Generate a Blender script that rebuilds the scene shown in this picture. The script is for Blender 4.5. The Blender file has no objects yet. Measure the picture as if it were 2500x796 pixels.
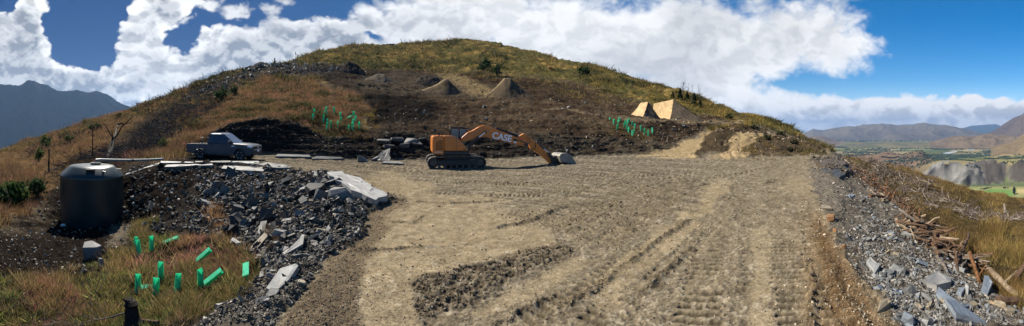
import bpy, math, random
import numpy as np
from mathutils import Vector, Matrix

# ------------------------------------------------------------------ camera, sky, sun, exposure
scene = bpy.context.scene
COL = scene.collection
random.seed(7)
RNG = np.random.default_rng(11)
F = 796.0            # photograph pixels per radian of the panorama
HOR = 318.0          # photograph row of the horizon
EYE = 2.6            # camera height over the pad
cam_d = bpy.data.cameras.new('camera')
cam = bpy.data.objects.new('camera', cam_d); COL.objects.link(cam)
cam.location = (0, 0, EYE); cam.rotation_euler = (math.radians(90), 0, 0)
cam_d.type = 'PANO'
cam_d.panorama_type = 'CENTRAL_CYLINDRICAL'
cam_d.central_cylindrical_range_u_min = -1250 / F
cam_d.central_cylindrical_range_u_max = 1250 / F
cam_d.central_cylindrical_range_v_min = -(796 - HOR) / F
cam_d.central_cylindrical_range_v_max = HOR / F
cam_d.central_cylindrical_radius = 1.0
cam_d.clip_start = 0.05; cam_d.clip_end = 90000
scene.camera = cam
scene.render.engine = 'CYCLES'
scene.render.resolution_x = 1024; scene.render.resolution_y = 326
scene.view_settings.view_transform = 'Standard'
scene.view_settings.look = 'None'
scene.view_settings.exposure = EXPOSURE = 1.0
scene.view_settings.gamma = 1.0
scene.cycles.max_bounces = 5
scene.cycles.transparent_max_bounces = 8
scene.cycles.use_denoising = True

SUN_AZ, SUN_EL = math.radians(-64), math.radians(44)
sd = Vector((math.sin(SUN_AZ) * math.cos(SUN_EL), math.cos(SUN_AZ) * math.cos(SUN_EL), math.sin(SUN_EL)))
sun_d = bpy.data.lights.new('sun', 'SUN'); sun_d.energy = 5.0; sun_d.angle = math.radians(0.5)
sun_d.color = (1.0, 0.94, 0.84)
sun = bpy.data.objects.new('sun', sun_d); COL.objects.link(sun)
sun.rotation_euler = sd.to_track_quat('Z', 'Y').to_euler()


class NT:
    """small helper for node trees"""
    def __init__(s, tree): s.t = tree; s.n = tree.nodes; s.l = tree.links
    def new(s, kind, **kw):
        n = s.n.new(kind)
        for k, v in kw.items(): setattr(n, k, v)
        return n
    def put(s, sock, v):
        if hasattr(v, 'is_output'): s.l.new(v, sock)
        else: sock.default_value = v
    def math(s, op, a, b=None, c=None, clamp=False):
        n = s.new('ShaderNodeMath', operation=op); n.use_clamp = clamp
        for i, v in enumerate((a, b, c)):
            if v is not None: s.put(n.inputs[i], v)
        return n.outputs[0]
    def vmath(s, op, a, b=None, out=0):
        n = s.new('ShaderNodeVectorMath', operation=op)
        s.put(n.inputs[0], a)
        if b is not None: s.put(n.inputs[3 if op == 'SCALE' else 1], b)
        return n.outputs[out]
    def smooth(s, v, a, b, lo=0.0, hi=1.0):
        n = s.new('ShaderNodeMapRange', interpolation_type='SMOOTHSTEP')
        s.put(n.inputs[0], v)
        for i, q in zip((1, 2, 3, 4), (a, b, lo, hi)): s.put(n.inputs[i], q)
        return n.outputs[0]
    def noise(s, vec, scale, detail=5, rough=0.55, dist=0.0, col=False):
        n = s.new('ShaderNodeTexNoise')
        s.put(n.inputs['Vector'], vec); n.inputs['Scale'].default_value = scale
        n.inputs['Detail'].default_value = detail; n.inputs['Roughness'].default_value = rough
        n.inputs['Distortion'].default_value = dist
        return n.outputs['Color' if col else 0]
    def mix(s, f, a, b, mode='MIX'):
        n = s.new('ShaderNodeMix', data_type='RGBA', blend_type=mode)
        s.put(n.inputs[0], f); s.put(n.inputs[6], a); s.put(n.inputs[7], b)
        return n.outputs[2]
    def comb(s, x, y, z):
        n = s.new('ShaderNodeCombineXYZ')
        for i, v in enumerate((x, y, z)): s.put(n.inputs[i], v)
        return n.outputs[0]


def build_world():
    w = bpy.data.worlds.new('World'); scene.world = w; w.use_nodes = True
    t = NT(w.node_tree); t.n.clear()
    out = t.new('ShaderNodeOutputWorld')
    sky = t.new('ShaderNodeTexSky', sky_type='NISHITA')
    sky.sun_disc = False; sky.sun_elevation = SUN_EL; sky.sun_rotation = SUN_AZ
    sky.altitude = 800; sky.air_density = 1.0; sky.dust_density = 0.0; sky.ozone_density = 2.5
    gm = t.new('ShaderNodeGamma'); t.l.new(sky.outputs[0], gm.inputs[0]); gm.inputs[1].default_value = 1.0
    hs = t.new('ShaderNodeHueSaturation'); hs.inputs['Saturation'].default_value = 1.5; hs.inputs['Value'].default_value = 1.0
    t.l.new(gm.outputs[0], hs.inputs['Color'])
    # cloud field: direction of view, azimuth u and slope v
    d = t.new('ShaderNodeTexCoord').outputs['Generated']
    s = t.new('ShaderNodeSeparateXYZ'); t.l.new(d, s.inputs[0])
    u = t.math('ARCTAN2', s.outputs[0], s.outputs[1])
    hyp = t.math('SQRT', t.math('ADD', t.math('MULTIPLY', s.outputs[0], s.outputs[0]), t.math('MULTIPLY', s.outputs[1], s.outputs[1])))
    v = t.math('DIVIDE', s.outputs[2], t.math('MAXIMUM', hyp, 0.02))
    vc = t.math('MINIMUM', v, 1.5)
    deep = t.smooth(u, -1.3, 1.2, 0.22, 1.35)
    skyc = t.mix(t.smooth(v, 0.16, -0.03, 0.0, 0.85), hs.outputs[0], (4.6, 6.6, 9.2, 1))
    skyc = t.vmath('SCALE', skyc, deep)
    skyc = t.mix(t.math('MULTIPLY', t.smooth(u, 0.3, -1.0, 0.0, 0.75), t.smooth(v, 0.02, 0.12)), skyc, (0.04, 0.62, 2.5, 1))
    bg = t.new('ShaderNodeBackground'); t.l.new(skyc, bg.inputs[0]); bg.inputs[1].default_value = 0.05
    uv = t.comb(u, vc, 0.0)
    warp = t.noise(uv, 6.0, 4, 0.6, col=True)
    warp = t.vmath('SCALE', t.vmath('SUBTRACT', warp, (0.5, 0.5, 0.5)), 0.16)
    uvw = t.vmath('ADD', uv, warp)
    sw = t.new('ShaderNodeSeparateXYZ'); t.l.new(uvw, sw.inputs[0])
    U, V = sw.outputs[0], sw.outputs[1]
    def blob(x, y, rx, ry, amp):
        a = t.math('MULTIPLY', t.math('SUBTRACT', U, (x - 1250) / F), F / rx)
        b = t.math('MULTIPLY', t.math('SUBTRACT', V, (HOR - y) / F), F / ry)
        q = t.math('ADD', t.math('MULTIPLY', a, a), t.math('MULTIPLY', b, b))
        return t.math('MULTIPLY', t.math('EXPONENT', t.math('MULTIPLY', q, -1.0)), amp)
    blobs = CLOUD_BLOBS
    cov = None
    for bl in blobs:
        o = blob(*bl)
        cov = o if cov is None else t.math('ADD', cov, o)
    cov = t.math('ADD', cov, -0.07)
    nvec = t.comb(u, t.math('MULTIPLY', vc, 1.35), 0.37)
    nvec = t.vmath('ADD', nvec, t.vmath('SCALE', t.vmath('SUBTRACT', t.noise(nvec, 9.0, 3, 0.5, col=True), (0.5, 0.5, 0.5)), 0.06))
    def dens(shift):
        p = t.vmath('ADD', nvec, shift)
        n1 = t.noise(p, 3.4, 8, 0.56, 0.2)
        puff = None
        for sc, am in ((12.0, 1.0), (25.0, 0.5), (54.0, 0.26)):
            q = t.math('MULTIPLY', t.math('ABSOLUTE', t.math('SUBTRACT', t.noise(p, sc, 0, 0.5), 0.5)), am)
            puff = q if puff is None else t.math('ADD', puff, q)
        puff = t.math('SUBTRACT', puff, 0.20)
        m = t.math('ADD', t.math('MULTIPLY', n1, 0.85), t.math('MULTIPLY', puff, PUFF))
        return t.math('ADD', t.math('SUBTRACT', m, 0.43), cov)
    d0 = dens((0, 0, 0))
    # the sun stands high over the left half: sample towards it to tell lit edges from shaded cores
    du = t.math('MULTIPLY', t.math('SUBTRACT', SUN_AZ, u), 0.016)
    d1 = dens(t.comb(du, 0.035, 0.0))
    soft = t.smooth(u, -1.1, 0.0, 0.15, 0.5)
    soft = t.math('SUBTRACT', soft, t.smooth(u, 0.9, 1.2, 0.0, 0.12))
    soft = t.math('SUBTRACT', soft, t.math('MULTIPLY', t.smooth(v, 0.03, 0.13, 1.0, 0.0), 0.22))
    soft = t.math('MAXIMUM', soft, 0.08)
    alpha = t.smooth(d0, 0.0, soft)
    lit = t.smooth(t.math('SUBTRACT', d0, d1), -0.13, 0.10)
    core = t.smooth(d0, 0.10, 0.60)
    sh = t.math('SUBTRACT', 1.0, core)
    calm = t.smooth(u, -0.65, 0.0, 0.52, 0.16)
    calm = t.math('ADD', calm, t.math('MULTIPLY', t.smooth(v, 0.06, 0.14, 1.0, 0.0), 0.3))
    flat = t.smooth(u, -0.65, 0.0, 0.62, 0.30)
    sh = t.math('ADD', t.math('MULTIPLY', sh, flat), t.math('SUBTRACT', 0.52, calm))
    sh = t.math('ADD', sh, t.math('MULTIPLY', lit, t.math('ADD', calm, 0.08)), clamp=True)
    sh = t.math('ADD', sh, t.smooth(u, -0.8, 0.0, -0.20, 0.24), clamp=True)
    big = t.noise(nvec, 2.6, 4, 0.55)
    sh = t.math('MULTIPLY', sh, t.smooth(big, 0.3, 0.62, 0.66, 1.1), clamp=True)
    sunward = t.smooth(t.math('ABSOLUTE', t.math('SUBTRACT', u, SUN_AZ)), 0.75, 0.1, 0.0, 0.22)
    sh = t.math('ADD', sh, t.math('MULTIPLY', sunward, sh), clamp=True)
    lowc = t.math('MULTIPLY', t.smooth(v, 0.05, 0.10, 0.15, 0.6), t.smooth(v, 0.15, 0.11, 0.0, 1.0))
    sh = t.math('ADD', sh, t.math('MULTIPLY', lowc, t.smooth(u, 0.5, 0.8, 0.0, 0.7)), clamp=True)
    ccol = t.mix(sh, (0.27, 0.30, 0.35, 1), (1.0, 1.0, 1.0, 1))
    bc = t.new('ShaderNodeBackground'); t.put(bc.inputs[0], ccol); bc.inputs[1].default_value = CLOUD_LIGHT
    mx = t.new('ShaderNodeMixShader'); t.put(mx.inputs[0], alpha)
    t.l.new(bg.outputs[0], mx.inputs[1]); t.l.new(bc.outputs[0], mx.inputs[2])
    t.l.new(mx.outputs[0], out.inputs[0])

PUFF, CLOUD_LIGHT = 0.62, 0.54
# clouds of the sky in view: (x, y, rx, ry, amount); negative ones are the open blue gaps
CLOUD_BLOBS = [
    (20, 120, 100, 90, 0.50), (75, 55, 45, 60, 0.40), (60, 200, 120, 60, 0.45), (180, 215, 110, 40, 0.42), (240, 215, 60, 25, 0.2),
    (350, 70, 60, 90, 0.48), (410, 20, 55, 40, 0.40), (300, 130, 45, 45, 0.30),
    (400, 220, 170, 50, 0.50), (520, 150, 110, 55, 0.48), (660, 110, 170, 65, 0.55), (840, 85, 120, 60, 0.50), (560, 10, 110, 25, 0.22), (680, 20, 60, 20, 0.15),
    (1080, 45, 190, 70, 0.50), (1400, 90, 330, 130, 0.62), (1700, 150, 250, 110, 0.55), (1900, 90, 200, 75, 0.50), (2080, 110, 120, 40, 0.28), (2010, 30, 150, 50, 0.30),
    (1850, 270, 200, 45, 0.50), (2060, 290, 170, 26, 0.46), (2130, 255, 90, 26, 0.28), (2290, 262, 120, 30, 0.50), (2280, 290, 220, 18, 0.40), (2460, 268, 110, 26, 0.46), (2560, 280, 170, 34, 0.45),
    (2235, 160, 30, 14, 0.32), (1765, 214, 50, 14, 0.25), (-250, 120, 200, 160, 0.35),
    (205, 70, 70, 80, -0.55), (230, 160, 60, 26, -0.25), (300, 15, 16, 40, -0.2), (448, 105, 40, 32, -0.42), (500, 55, 40, 26, -0.34), (790, 10, 60, 26, -0.46), (925, 92, 34, 16, -0.55), (620, 30, 40, 12, -0.25), (730, 35, 30, 14, -0.3),
    (1203, 90, 24, 14, -0.40), (2380, 140, 190, 75, -0.60), (2290, 30, 150, 50, -0.40), (2400, 205, 160, 25, -0.3), (1950, 208, 95, 15, -0.42), (2070, 205, 80, 24, -0.42), (2650, 60, 200, 150, -0.4),
    (15, 15, 40, 26, -0.5), (150, 20, 40, 50, -0.2),
]
build_world()

# ------------------------------------------------------------------ helpers
def h3(ix, iy, iz):
    h = (ix.astype(np.uint32) * np.uint32(374761393)) ^ (iy.astype(np.uint32) * np.uint32(668265263)) ^ (iz.astype(np.uint32) * np.uint32(2147483647 - 58231))
    h = (h ^ (h >> np.uint32(13))) * np.uint32(1274126177)
    h = (h ^ (h >> np.uint32(16))) * np.uint32(2246822519)
    return ((h ^ (h >> np.uint32(15))) & np.uint32(0xffffff)).astype(np.float32) / np.float32(0x7fffff) - 1.0

def vnoise(p):
    p = np.asarray(p, np.float32)
    i = np.floor(p); f = p - i; i = i.astype(np.int64)
    f = f * f * (3 - 2 * f)
    r = 0
    for a in (0, 1):
        wa = f[:, 0] if a else 1 - f[:, 0]
        for b in (0, 1):
            wb = wa * (f[:, 1] if b else 1 - f[:, 1])
            for c in (0, 1):
                r = r + wb * (f[:, 2] if c else 1 - f[:, 2]) * h3(i[:, 0] + a, i[:, 1] + b, i[:, 2] + c)
    return r

def fbm(p, octaves=4, gain=0.5, lac=2.07):
    p = np.asarray(p, np.float32); r = 0; a = 1.0; t = 0
    for k in range(octaves):
        r = r + a * vnoise(p + 17.3 * k); t += a; a *= gain; p = p * lac
    return r / t * 1.6

def ridged(p, octaves=4, gain=0.5, lac=2.1):
    p = np.asarray(p, np.float32); r = 0; a = 1.0; t = 0
    for k in range(octaves):
        r = r + a * (1 - 2 * np.abs(vnoise(p + 9.1 * k))); t += a; a *= gain; p = p * lac
    return r / t

def sstep(x, a, b):
    t = np.clip((x - a) / (b - a), 0, 1); return t * t * (3 - 2 * t)

def poly_sd(px, py, poly):
    """signed distance to a polygon, positive inside"""
    d2 = np.full(px.shape, 1e12, np.float32); ins = np.zeros(px.shape, bool)
    n = len(poly)
    for k in range(n):
        x0, y0 = poly[k]; x1, y1 = poly[(k + 1) % n]
        dx, dy = x1 - x0, y1 - y0; L = dx * dx + dy * dy + 1e-9
        t = np.clip(((px - x0) * dx + (py - y0) * dy) / L, 0, 1)
        d2 = np.minimum(d2, (px - x0 - t * dx) ** 2 + (py - y0 - t * dy) ** 2)
        if y0 != y1:
            c = ((y0 > py) != (y1 > py)) & (px < dx * (py - y0) / dy + x0); ins ^= c
    d = np.sqrt(d2); return np.where(ins, d, -d)

def world_at(px, py, r):
    a = (px - 1250) / F
    return Vector((r * math.sin(a), r * math.cos(a), EYE - r * (py - HOR) / F))

def link(o, parent=None):
    COL.objects.link(o)
    if parent is not None: o.parent = parent
    return o

def tag(o, label=None, cat=None, group=None, kind=None):
    if label: o['label'] = label
    if cat: o['category'] = cat
    if group: o['group'] = group
    if kind: o['kind'] = kind
    return o

def mesh_np(name, V, Fc, mat, parent=None, col=None, smooth=False, corners=None):
    """fast mesh from arrays; Fc is (n,3) or (n,4)"""
    V = np.asarray(V, np.float32); Fc = np.asarray(Fc, np.int32)
    me = bpy.data.meshes.new(name)
    n, k = Fc.shape
    me.vertices.add(len(V)); me.vertices.foreach_set('co', V.ravel())
    me.loops.add(n * k); me.loops.foreach_set('vertex_index', Fc.ravel())
    me.polygons.add(n)
    me.polygons.foreach_set('loop_start', np.arange(0, n * k, k, dtype=np.int32))
    me.polygons.foreach_set('loop_total', np.full(n, k, np.int32))
    me.polygons.foreach_set('use_smooth', np.full(n, smooth, bool))
    if col is not None:
        at = me.attributes.new('Col', 'FLOAT_COLOR', 'POINT')
        c4 = np.ones((len(V), 4), np.float32); c4[:, :3] = col
        at.data.foreach_set('color', c4.ravel())
    me.update(calc_edges=True)
    me.materials.append(mat)
    return link(bpy.data.objects.new(name, me), parent)


class MB:
    """collects simple shapes and builds ONE mesh object"""
    def __init__(s): s.v = []; s.f = []
    def add(s, v, f):
        o = len(s.v); s.v += [tuple(q) for q in v]; s.f += [tuple(i + o for i in q) for q in f]; return s
    def box(s, c, size, rot=None):
        hx, hy, hz = (q / 2 for q in size)
        v = [Vector((x, y, z)) for x in (-hx, hx) for y in (-hy, hy) for z in (-hz, hz)]
        if rot is not None:
            R = Matrix.Rotation(rot[0], 3, rot[1]) if isinstance(rot, tuple) else rot
            v = [R @ q for q in v]
        v = [q + Vector(c) for q in v]
        return s.add(v, [(0, 1, 3, 2), (4, 6, 7, 5), (0, 4, 5, 1), (2, 3, 7, 6), (0, 2, 6, 4), (1, 5, 7, 3)])
    def prism(s, poly, y0, y1):
        """polygon in x,z extruded along y"""
        n = len(poly)
        v = [(x, y0, z) for x, z in poly] + [(x, y1, z) for x, z in poly]
        f = [tuple(range(n)), tuple(range(2 * n - 1, n - 1, -1))]
        f += [((k + 1) % n, k, n + k, n + (k + 1) % n) for k in range(n)]
        return s.add(v, f)
    def frustum(s, bot, top):
        """two rings with the same count of points"""
        n = len(bot)
        f = [tuple(range(n - 1, -1, -1)), tuple(range(n, 2 * n))]
        f += [(k, (k + 1) % n, n + (k + 1) % n, n + k) for k in range(n)]
        return s.add(list(bot) + list(top), f)
    def cyl(s, p0, p1, r0, r1=None, n=12):
        return s.tube([p0, p1], [r0, r0 if r1 is None else r1], n)
    def tube(s, pts, rad, n=8, caps=True):
        pts = [Vector(p) for p in pts]
        if not hasattr(rad, '__len__'): rad = [rad] * len(pts)
        o = len(s.v); up = Vector((0.13, 0.21, 1)).normalized()
        for k, p in enumerate(pts):
            d = (pts[min(k + 1, len(pts) - 1)] - pts[max(k - 1, 0)]).normalized()
            a = d.cross(up)
            if a.length < 0.2: a = d.cross(Vector((1, 0, 0)))
            a.normalize(); b = d.cross(a)
            for j in range(n):
                w = 2 * math.pi * j / n
                s.v.append(tuple(p + rad[k] * (a * math.cos(w) + b * math.sin(w))))
        for k in range(len(pts) - 1):
            for j in range(n):
                s.f.append((o + k * n + j, o + k * n + (j + 1) % n, o + (k + 1) * n + (j + 1) % n, o + (k + 1) * n + j))
        if caps:
            s.f.append(tuple(o + j for j in range(n - 1, -1, -1)))
            s.f.append(tuple(o + (len(pts) - 1) * n + j for j in range(n)))
        return s
    def lathe(s, prof, n=32, axis='Z', c=(0, 0, 0)):
        o = len(s.v); m = len(prof)
        for r, h in prof:
            for j in range(n):
                w = 2 * math.pi * j / n; x, y = r * math.cos(w), r * math.sin(w)
                q = (x, y, h) if axis == 'Z' else (x, h, y) if axis == 'Y' else (h, x, y)
                s.v.append((q[0] + c[0], q[1] + c[1], q[2] + c[2]))
        for k in range(m - 1):
            for j in range(n):
                s.f.append((o + k * n + j, o + k * n + (j + 1) % n, o + (k + 1) * n + (j + 1) % n, o + (k + 1) * n + j))
        if prof[0][0] > 1e-6: s.f.append(tuple(o + j for j in range(n - 1, -1, -1)))
        if prof[-1][0] > 1e-6: s.f.append(tuple(o + (m - 1) * n + j for j in range(n)))
        return s
    def build(s, name, mat, parent=None, bevel=0, smooth=False, seg=2):
        me = bpy.data.meshes.new(name); me.from_pydata(s.v, [], s.f); me.update()
        me.materials.append(mat)
        if smooth:
            me.polygons.foreach_set('use_smooth', [True] * len(me.polygons))
            me.set_sharp_from_angle(angle=math.radians(38))
        o = link(bpy.data.objects.new(name, me), parent)
        if bevel:
            m = o.modifiers.new('bevel', 'BEVEL'); m.width = bevel; m.segments = seg
            m.limit_method = 'ANGLE'; m.angle_limit = math.radians(35)
        return o

def empty(name, loc, rz=0.0):
    o = bpy.data.objects.new(name, None); o.location = loc; o.rotation_euler = (0, 0, rz)
    o.empty_display_size = 0.2
    return link(o)

# ------------------------------------------------------------------ materials
def base_mat(name):
    m = bpy.data.materials.new(name); m.use_nodes = True
    t = NT(m.node_tree)
    return m, t, t.n['Principled BSDF']

def mat_ground(name, fine=14.0, bump=0.5, dist=0.03, rough=0.95, var=0.35):
    """colour comes from the painted patches (attribute) with grain on top"""
    m, t, b = base_mat(name)
    at = t.new('ShaderNodeAttribute', attribute_name='Col')
    p = t.new('ShaderNodeTexCoord').outputs['Object']
    n = t.noise(p, fine, 6, 0.65)
    k = t.smooth(n, 0.25, 0.75, 1 - var, 1 + var)
    c = t.vmath('SCALE', at.outputs['Color'], k)
    t.l.new(c, b.inputs['Base Color'])
    b.inputs['Roughness'].default_value = rough
    b.inputs['Specular IOR Level'].default_value = 0.0
    bp = t.new('ShaderNodeBump'); bp.inputs['Strength'].default_value = bump; bp.inputs['Distance'].default_value = dist
    t.l.new(n, bp.inputs['Height']); t.l.new(bp.outputs[0], b.inputs['Normal'])
    return m

def mat_plain(name, col, rough=0.6, metal=0.0, noise=0.0, scale=6.0, bump=0.0, spec=0.5, coat=0.0, dirt=None, trans=0.0):
    m, t, b = base_mat(name)
    b.inputs['Roughness'].default_value = rough; b.inputs['Metallic'].default_value = metal
    b.inputs['Specular IOR Level'].default_value = spec
    b.inputs['Coat Weight'].default_value = coat; b.inputs['Coat Roughness'].default_value = 0.08
    c4 = (*col, 1)
    b.inputs['Base Color'].default_value = c4
    if noise or dirt:
        p = t.new('ShaderNodeTexCoord').outputs['Object']
        n = t.noise(p, scale, 6, 0.62)
        c = t.vmath('SCALE', c4[:3], t.smooth(n, 0.25, 0.75, 1 - noise, 1 + noise))
        if dirt:
            n2 = t.noise(p, scale * 0.45, 5, 0.65, 0.5)
            f = t.smooth(n2, 0.45, 0.75, 0.0, dirt[1])
            c = t.mix(f, c, (*dirt[0], 1))
            b.inputs['Roughness'].default_value = rough
            t.put(b.inputs['Roughness'], t.math('ADD', t.math('MULTIPLY', f, 0.5), rough, clamp=True))
        t.put(b.inputs['Base Color'], c)
        if bump:
            bp = t.new('ShaderNodeBump'); bp.inputs['Strength'].default_value = bump; bp.inputs['Distance'].default_value = 0.03
            t.l.new(n, bp.inputs['Height']); t.l.new(bp.outputs[0], b.inputs['Normal'])
    if trans:
        tr = t.new('ShaderNodeBsdfTranslucent'); tr.inputs[0].default_value = c4
        mx = t.new('ShaderNodeMixShader'); mx.inputs[0].default_value = trans
        t.l.new(b.outputs[0], mx.inputs[1]); t.l.new(tr.outputs[0], mx.inputs[2])
        t.l.new(mx.outputs[0], t.n['Material Output'].inputs[0])
    return m

def mat_vcol(name, rough=0.85, trans=0.0, spec=0.04):
    m, t, b = base_mat(name)
    at = t.new('ShaderNodeAttribute', attribute_name='Col')
    t.l.new(at.outputs['Color'], b.inputs['Base Color']); b.inputs['Roughness'].default_value = rough
    b.inputs['Specular IOR Level'].default_value = spec
    if trans:
        tr = t.new('ShaderNodeBsdfTranslucent'); t.l.new(at.outputs['Color'], tr.inputs[0])
        mx = t.new('ShaderNodeMixShader'); mx.inputs[0].default_value = trans
        t.l.new(b.outputs[0], mx.inputs[1]); t.l.new(tr.outputs[0], mx.inputs[2])
        t.l.new(mx.outputs[0], t.n['Material Output'].inputs[0])
    return m

def mat_slate(name, col, var=0.5, scale=3.0, rough=0.6, spec=0.25, tint=(0.30, 0.24, 0.16)):
    """layered schist: per-object brightness, fine bands, rusty patches"""
    m, t, b = base_mat(name)
    p = t.new('ShaderNodeTexCoord').outputs['Object']
    st = t.vmath('MULTIPLY', p, (1.0, 1.0, 6.0))
    n = t.noise(st, scale, 7, 0.65, 0.3)
    oi = t.new('ShaderNodeObjectInfo').outputs['Random']
    k = t.math('MULTIPLY', t.smooth(n, 0.2, 0.8, 0.65, 1.4), t.smooth(oi, 0.0, 1.0, 1 - var, 1 + var))
    c = t.vmath('SCALE', col, k)
    r = t.noise(p, scale * 0.6, 4, 0.6)
    c = t.mix(t.smooth(r, 0.56, 0.75, 0.0, 0.55), c, (*tint, 1))
    t.put(b.inputs['Base Color'], c)
    b.inputs['Roughness'].default_value = rough; b.inputs['Specular IOR Level'].default_value = spec
    bp = t.new('ShaderNodeBump'); bp.inputs['Strength'].default_value = 0.6; bp.inputs['Distance'].default_value = 0.02
    t.l.new(n, bp.inputs['Height']); t.l.new(bp.outputs[0], b.inputs['Normal'])
    return m

# ------------------------------------------------------------------ the ground of the site: rows of (x, y, distance) read off the photograph, turned into real positions
ROWS = [
 ('B', [(-400,800,6.5),(0,800,6.3),(200,800,5.8),(400,800,5.2),(550,800,4.7),(650,800,4.35),(800,800,4.29),(2000,800,4.29),(2150,800,4.35),(2300,800,4.9),(2500,800,5.9),(2900,800,6.5)]),
 ('C', [(-400,640,10),(0,640,10),(224,660,9.5),(330,650,9.5),(500,650,8.5),(600,680,7),(700,690,5.75),(780,690,5.56),(1000,640,6.43),(1250,620,6.85),(2000,620,6.85),(2080,640,6.5),(2200,650,7),(2300,650,8.2),(2420,650,10.5),(2500,680,9.8),(2900,680,10)]),
 ('D', [(-400,560,16),(0,560,15),(150,548,17.2),(224,550,16.8),(300,548,16.4),(380,540,14.2),(500,560,11.5),(620,560,9.7),(750,560,8.8),(850,530,9.76),(960,500,11.37),(1250,500,11.37),(1990,500,11.37),(2040,520,10.25),(2130,520,12),(2230,520,15),(2330,560,14.5),(2420,590,14),(2500,600,14),(2900,600,14)]),
 ('E', [(-400,470,26),(0,470,24),(130,480,20.6),(224,468,20.3),(300,432,20.6),(380,402,21),(450,398,21),(560,397,20.5),(640,402,19.3),(720,413,17.5),(800,428,15.3),(860,452,13.4),(960,470,13.4),(1100,440,16.9),(1250,430,18.5),(1400,425,19.3),(1990,425,19.3),(2030,430,18.5),(2060,432,19),(2120,440,23),(2200,480,22),(2300,520,20),(2400,540,20),(2500,540,21),(2900,540,21)]),
 ('F', [(-400,420,40),(0,420,38),(150,410,34),(250,400,29),(330,393,25),(400,388,25.5),(480,384,27.5),(600,381,28.5),(700,380,28.5),(800,388,27),(900,394,27),(1000,391,28),(1100,390,28.5),(1250,388,29.6),(1400,384,31.3),(1500,381,32.8),(1600,378.5,34.2),(1750,377.5,34.8),(1900,378.5,34.2),(2000,378.5,34.2),(2035,381,33),(2060,390,33),(2100,396,33),(2200,430,36),(2300,465,38),(2400,500,36),(2500,510,36),(2900,510,36)]),
 ('G', [(-400,400,60),(0,395,55),(150,378,48),(250,365,42),(330,360,36),(400,355,32),(480,340,31),(560,302,31.5),(650,292,32.5),(720,305,32),(800,328,31),(880,340,31),(940,322,32),(1000,325,32.5),(1100,330,33),(1250,335,34),(1400,325,36),(1500,328,38),(1590,334,40),(1640,352,40),(1700,338,44),(1750,330,46),(1800,345,44),(1880,347,45),(1960,362,43),(2030,376,41),(2060,387,42),(2100,394,43),(2200,422,48),(2300,456,50),(2400,487,48),(2500,500,48),(2900,500,48)]),
 ('H', [(-400,390,80),(0,385,75),(150,352,65),(250,325,60),(330,310,55),(450,285,50),(560,260,47),(650,245,46),(720,235,46),(800,245,45),(880,262,44),(950,262,47),(1100,255,52),(1250,265,50),(1400,275,48),(1500,288,47),(1590,294,48),(1680,298,50),(1750,303,52),(1800,306,54),(1850,320,55),(1900,335,56),(1960,353,55),(2030,374.5,52),(2060,386,52),(2100,392,54),(2200,417,62),(2300,450,64),(2400,477,60),(2500,492,58),(2900,494,58)]),
 ('I', [(-400,385,110),(0,380,100),(150,340,85),(250,305,78),(330,287,75),(450,255,70),(560,222,66),(650,200,66),(760,196,68),(850,207,68),(950,224,66),(1100,239,66),(1250,241,66),(1400,253,62),(1500,273,58),(1590,289,57),(1680,293,59),(1760,296,61),(1800,299,62),(1850,312,62),(1900,327,62),(1960,348,60),(2030,373,57),(2060,385,57),(2100,390,60),(2200,414,70),(2300,446.5,72),(2400,473.5,66),(2500,488.5,63),(2900,492,63)]),
 ('J', [(-400,378,140),(0,376,120),(150,332,105),(250,295,100),(330,275,96),(450,232,92),(560,192,90),(650,172,92),(760,166,96),(850,172,98),(950,188,98),(1100,205,95),(1250,207,92),(1400,228,85),(1500,248,78),(1590,262,72),(1680,264,72),(1760,276,74),(1800,288,74),(1850,303,72),(1900,319,70),(1960,342,66),(2030,372,60),(2060,384.5,60),(2100,389,64),(2200,413,73),(2300,445.6,75),(2400,472.6,69),(2500,487.6,66),(2900,491,66)]),
 ('K', [(-400,372,170),(0,372,150),(100,345,140),(200,320,130),(330,268,125),(450,222,115),(560,180,110),(600,170,110),(680,160,115),(760,132,170),(850,113,220),(900,107,240),(950,110,250),(1000,103,260),(1100,100,260),(1160,97,260),(1200,103,255),(1300,125,220),(1400,150,190),(1500,178,165),(1560,200,150),(1600,207,120),(1650,222,110),(1700,240,100),(1760,262,95),(1830,285,90),(1900,310,84),(1950,330,78),(2000,355,70),(2035,371.5,64),(2060,384,62),(2100,388,66),(2200,412,76),(2300,445,78),(2400,472,72),(2500,487,68),(2900,490,70)]),
]
SUBDIV = {'B': 14, 'C': 126, 'D': 84, 'E': 50, 'F': 40, 'G': 46, 'H': 48, 'I': 26, 'J': 30, 'K': 62, 'L': 5, 'M': 6}

XS = np.concatenate([np.arange(-1000, -80, 16.0), np.arange(-80, 2580, 2.9), np.arange(2580, 3500, 16.0)])
def smooth_row(pts):
    p = np.array(pts, float)
    def it(k):
        v = np.interp(XS, p[:, 0], p[:, k])
        ker = np.exp(-np.linspace(-2, 2, 9) ** 2); ker /= ker.sum()
        vp = np.concatenate([np.full(4, v[0]), v, np.full(4, v[-1])])
        return np.convolve(vp, ker, 'valid')
    return it(1), it(2)

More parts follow.
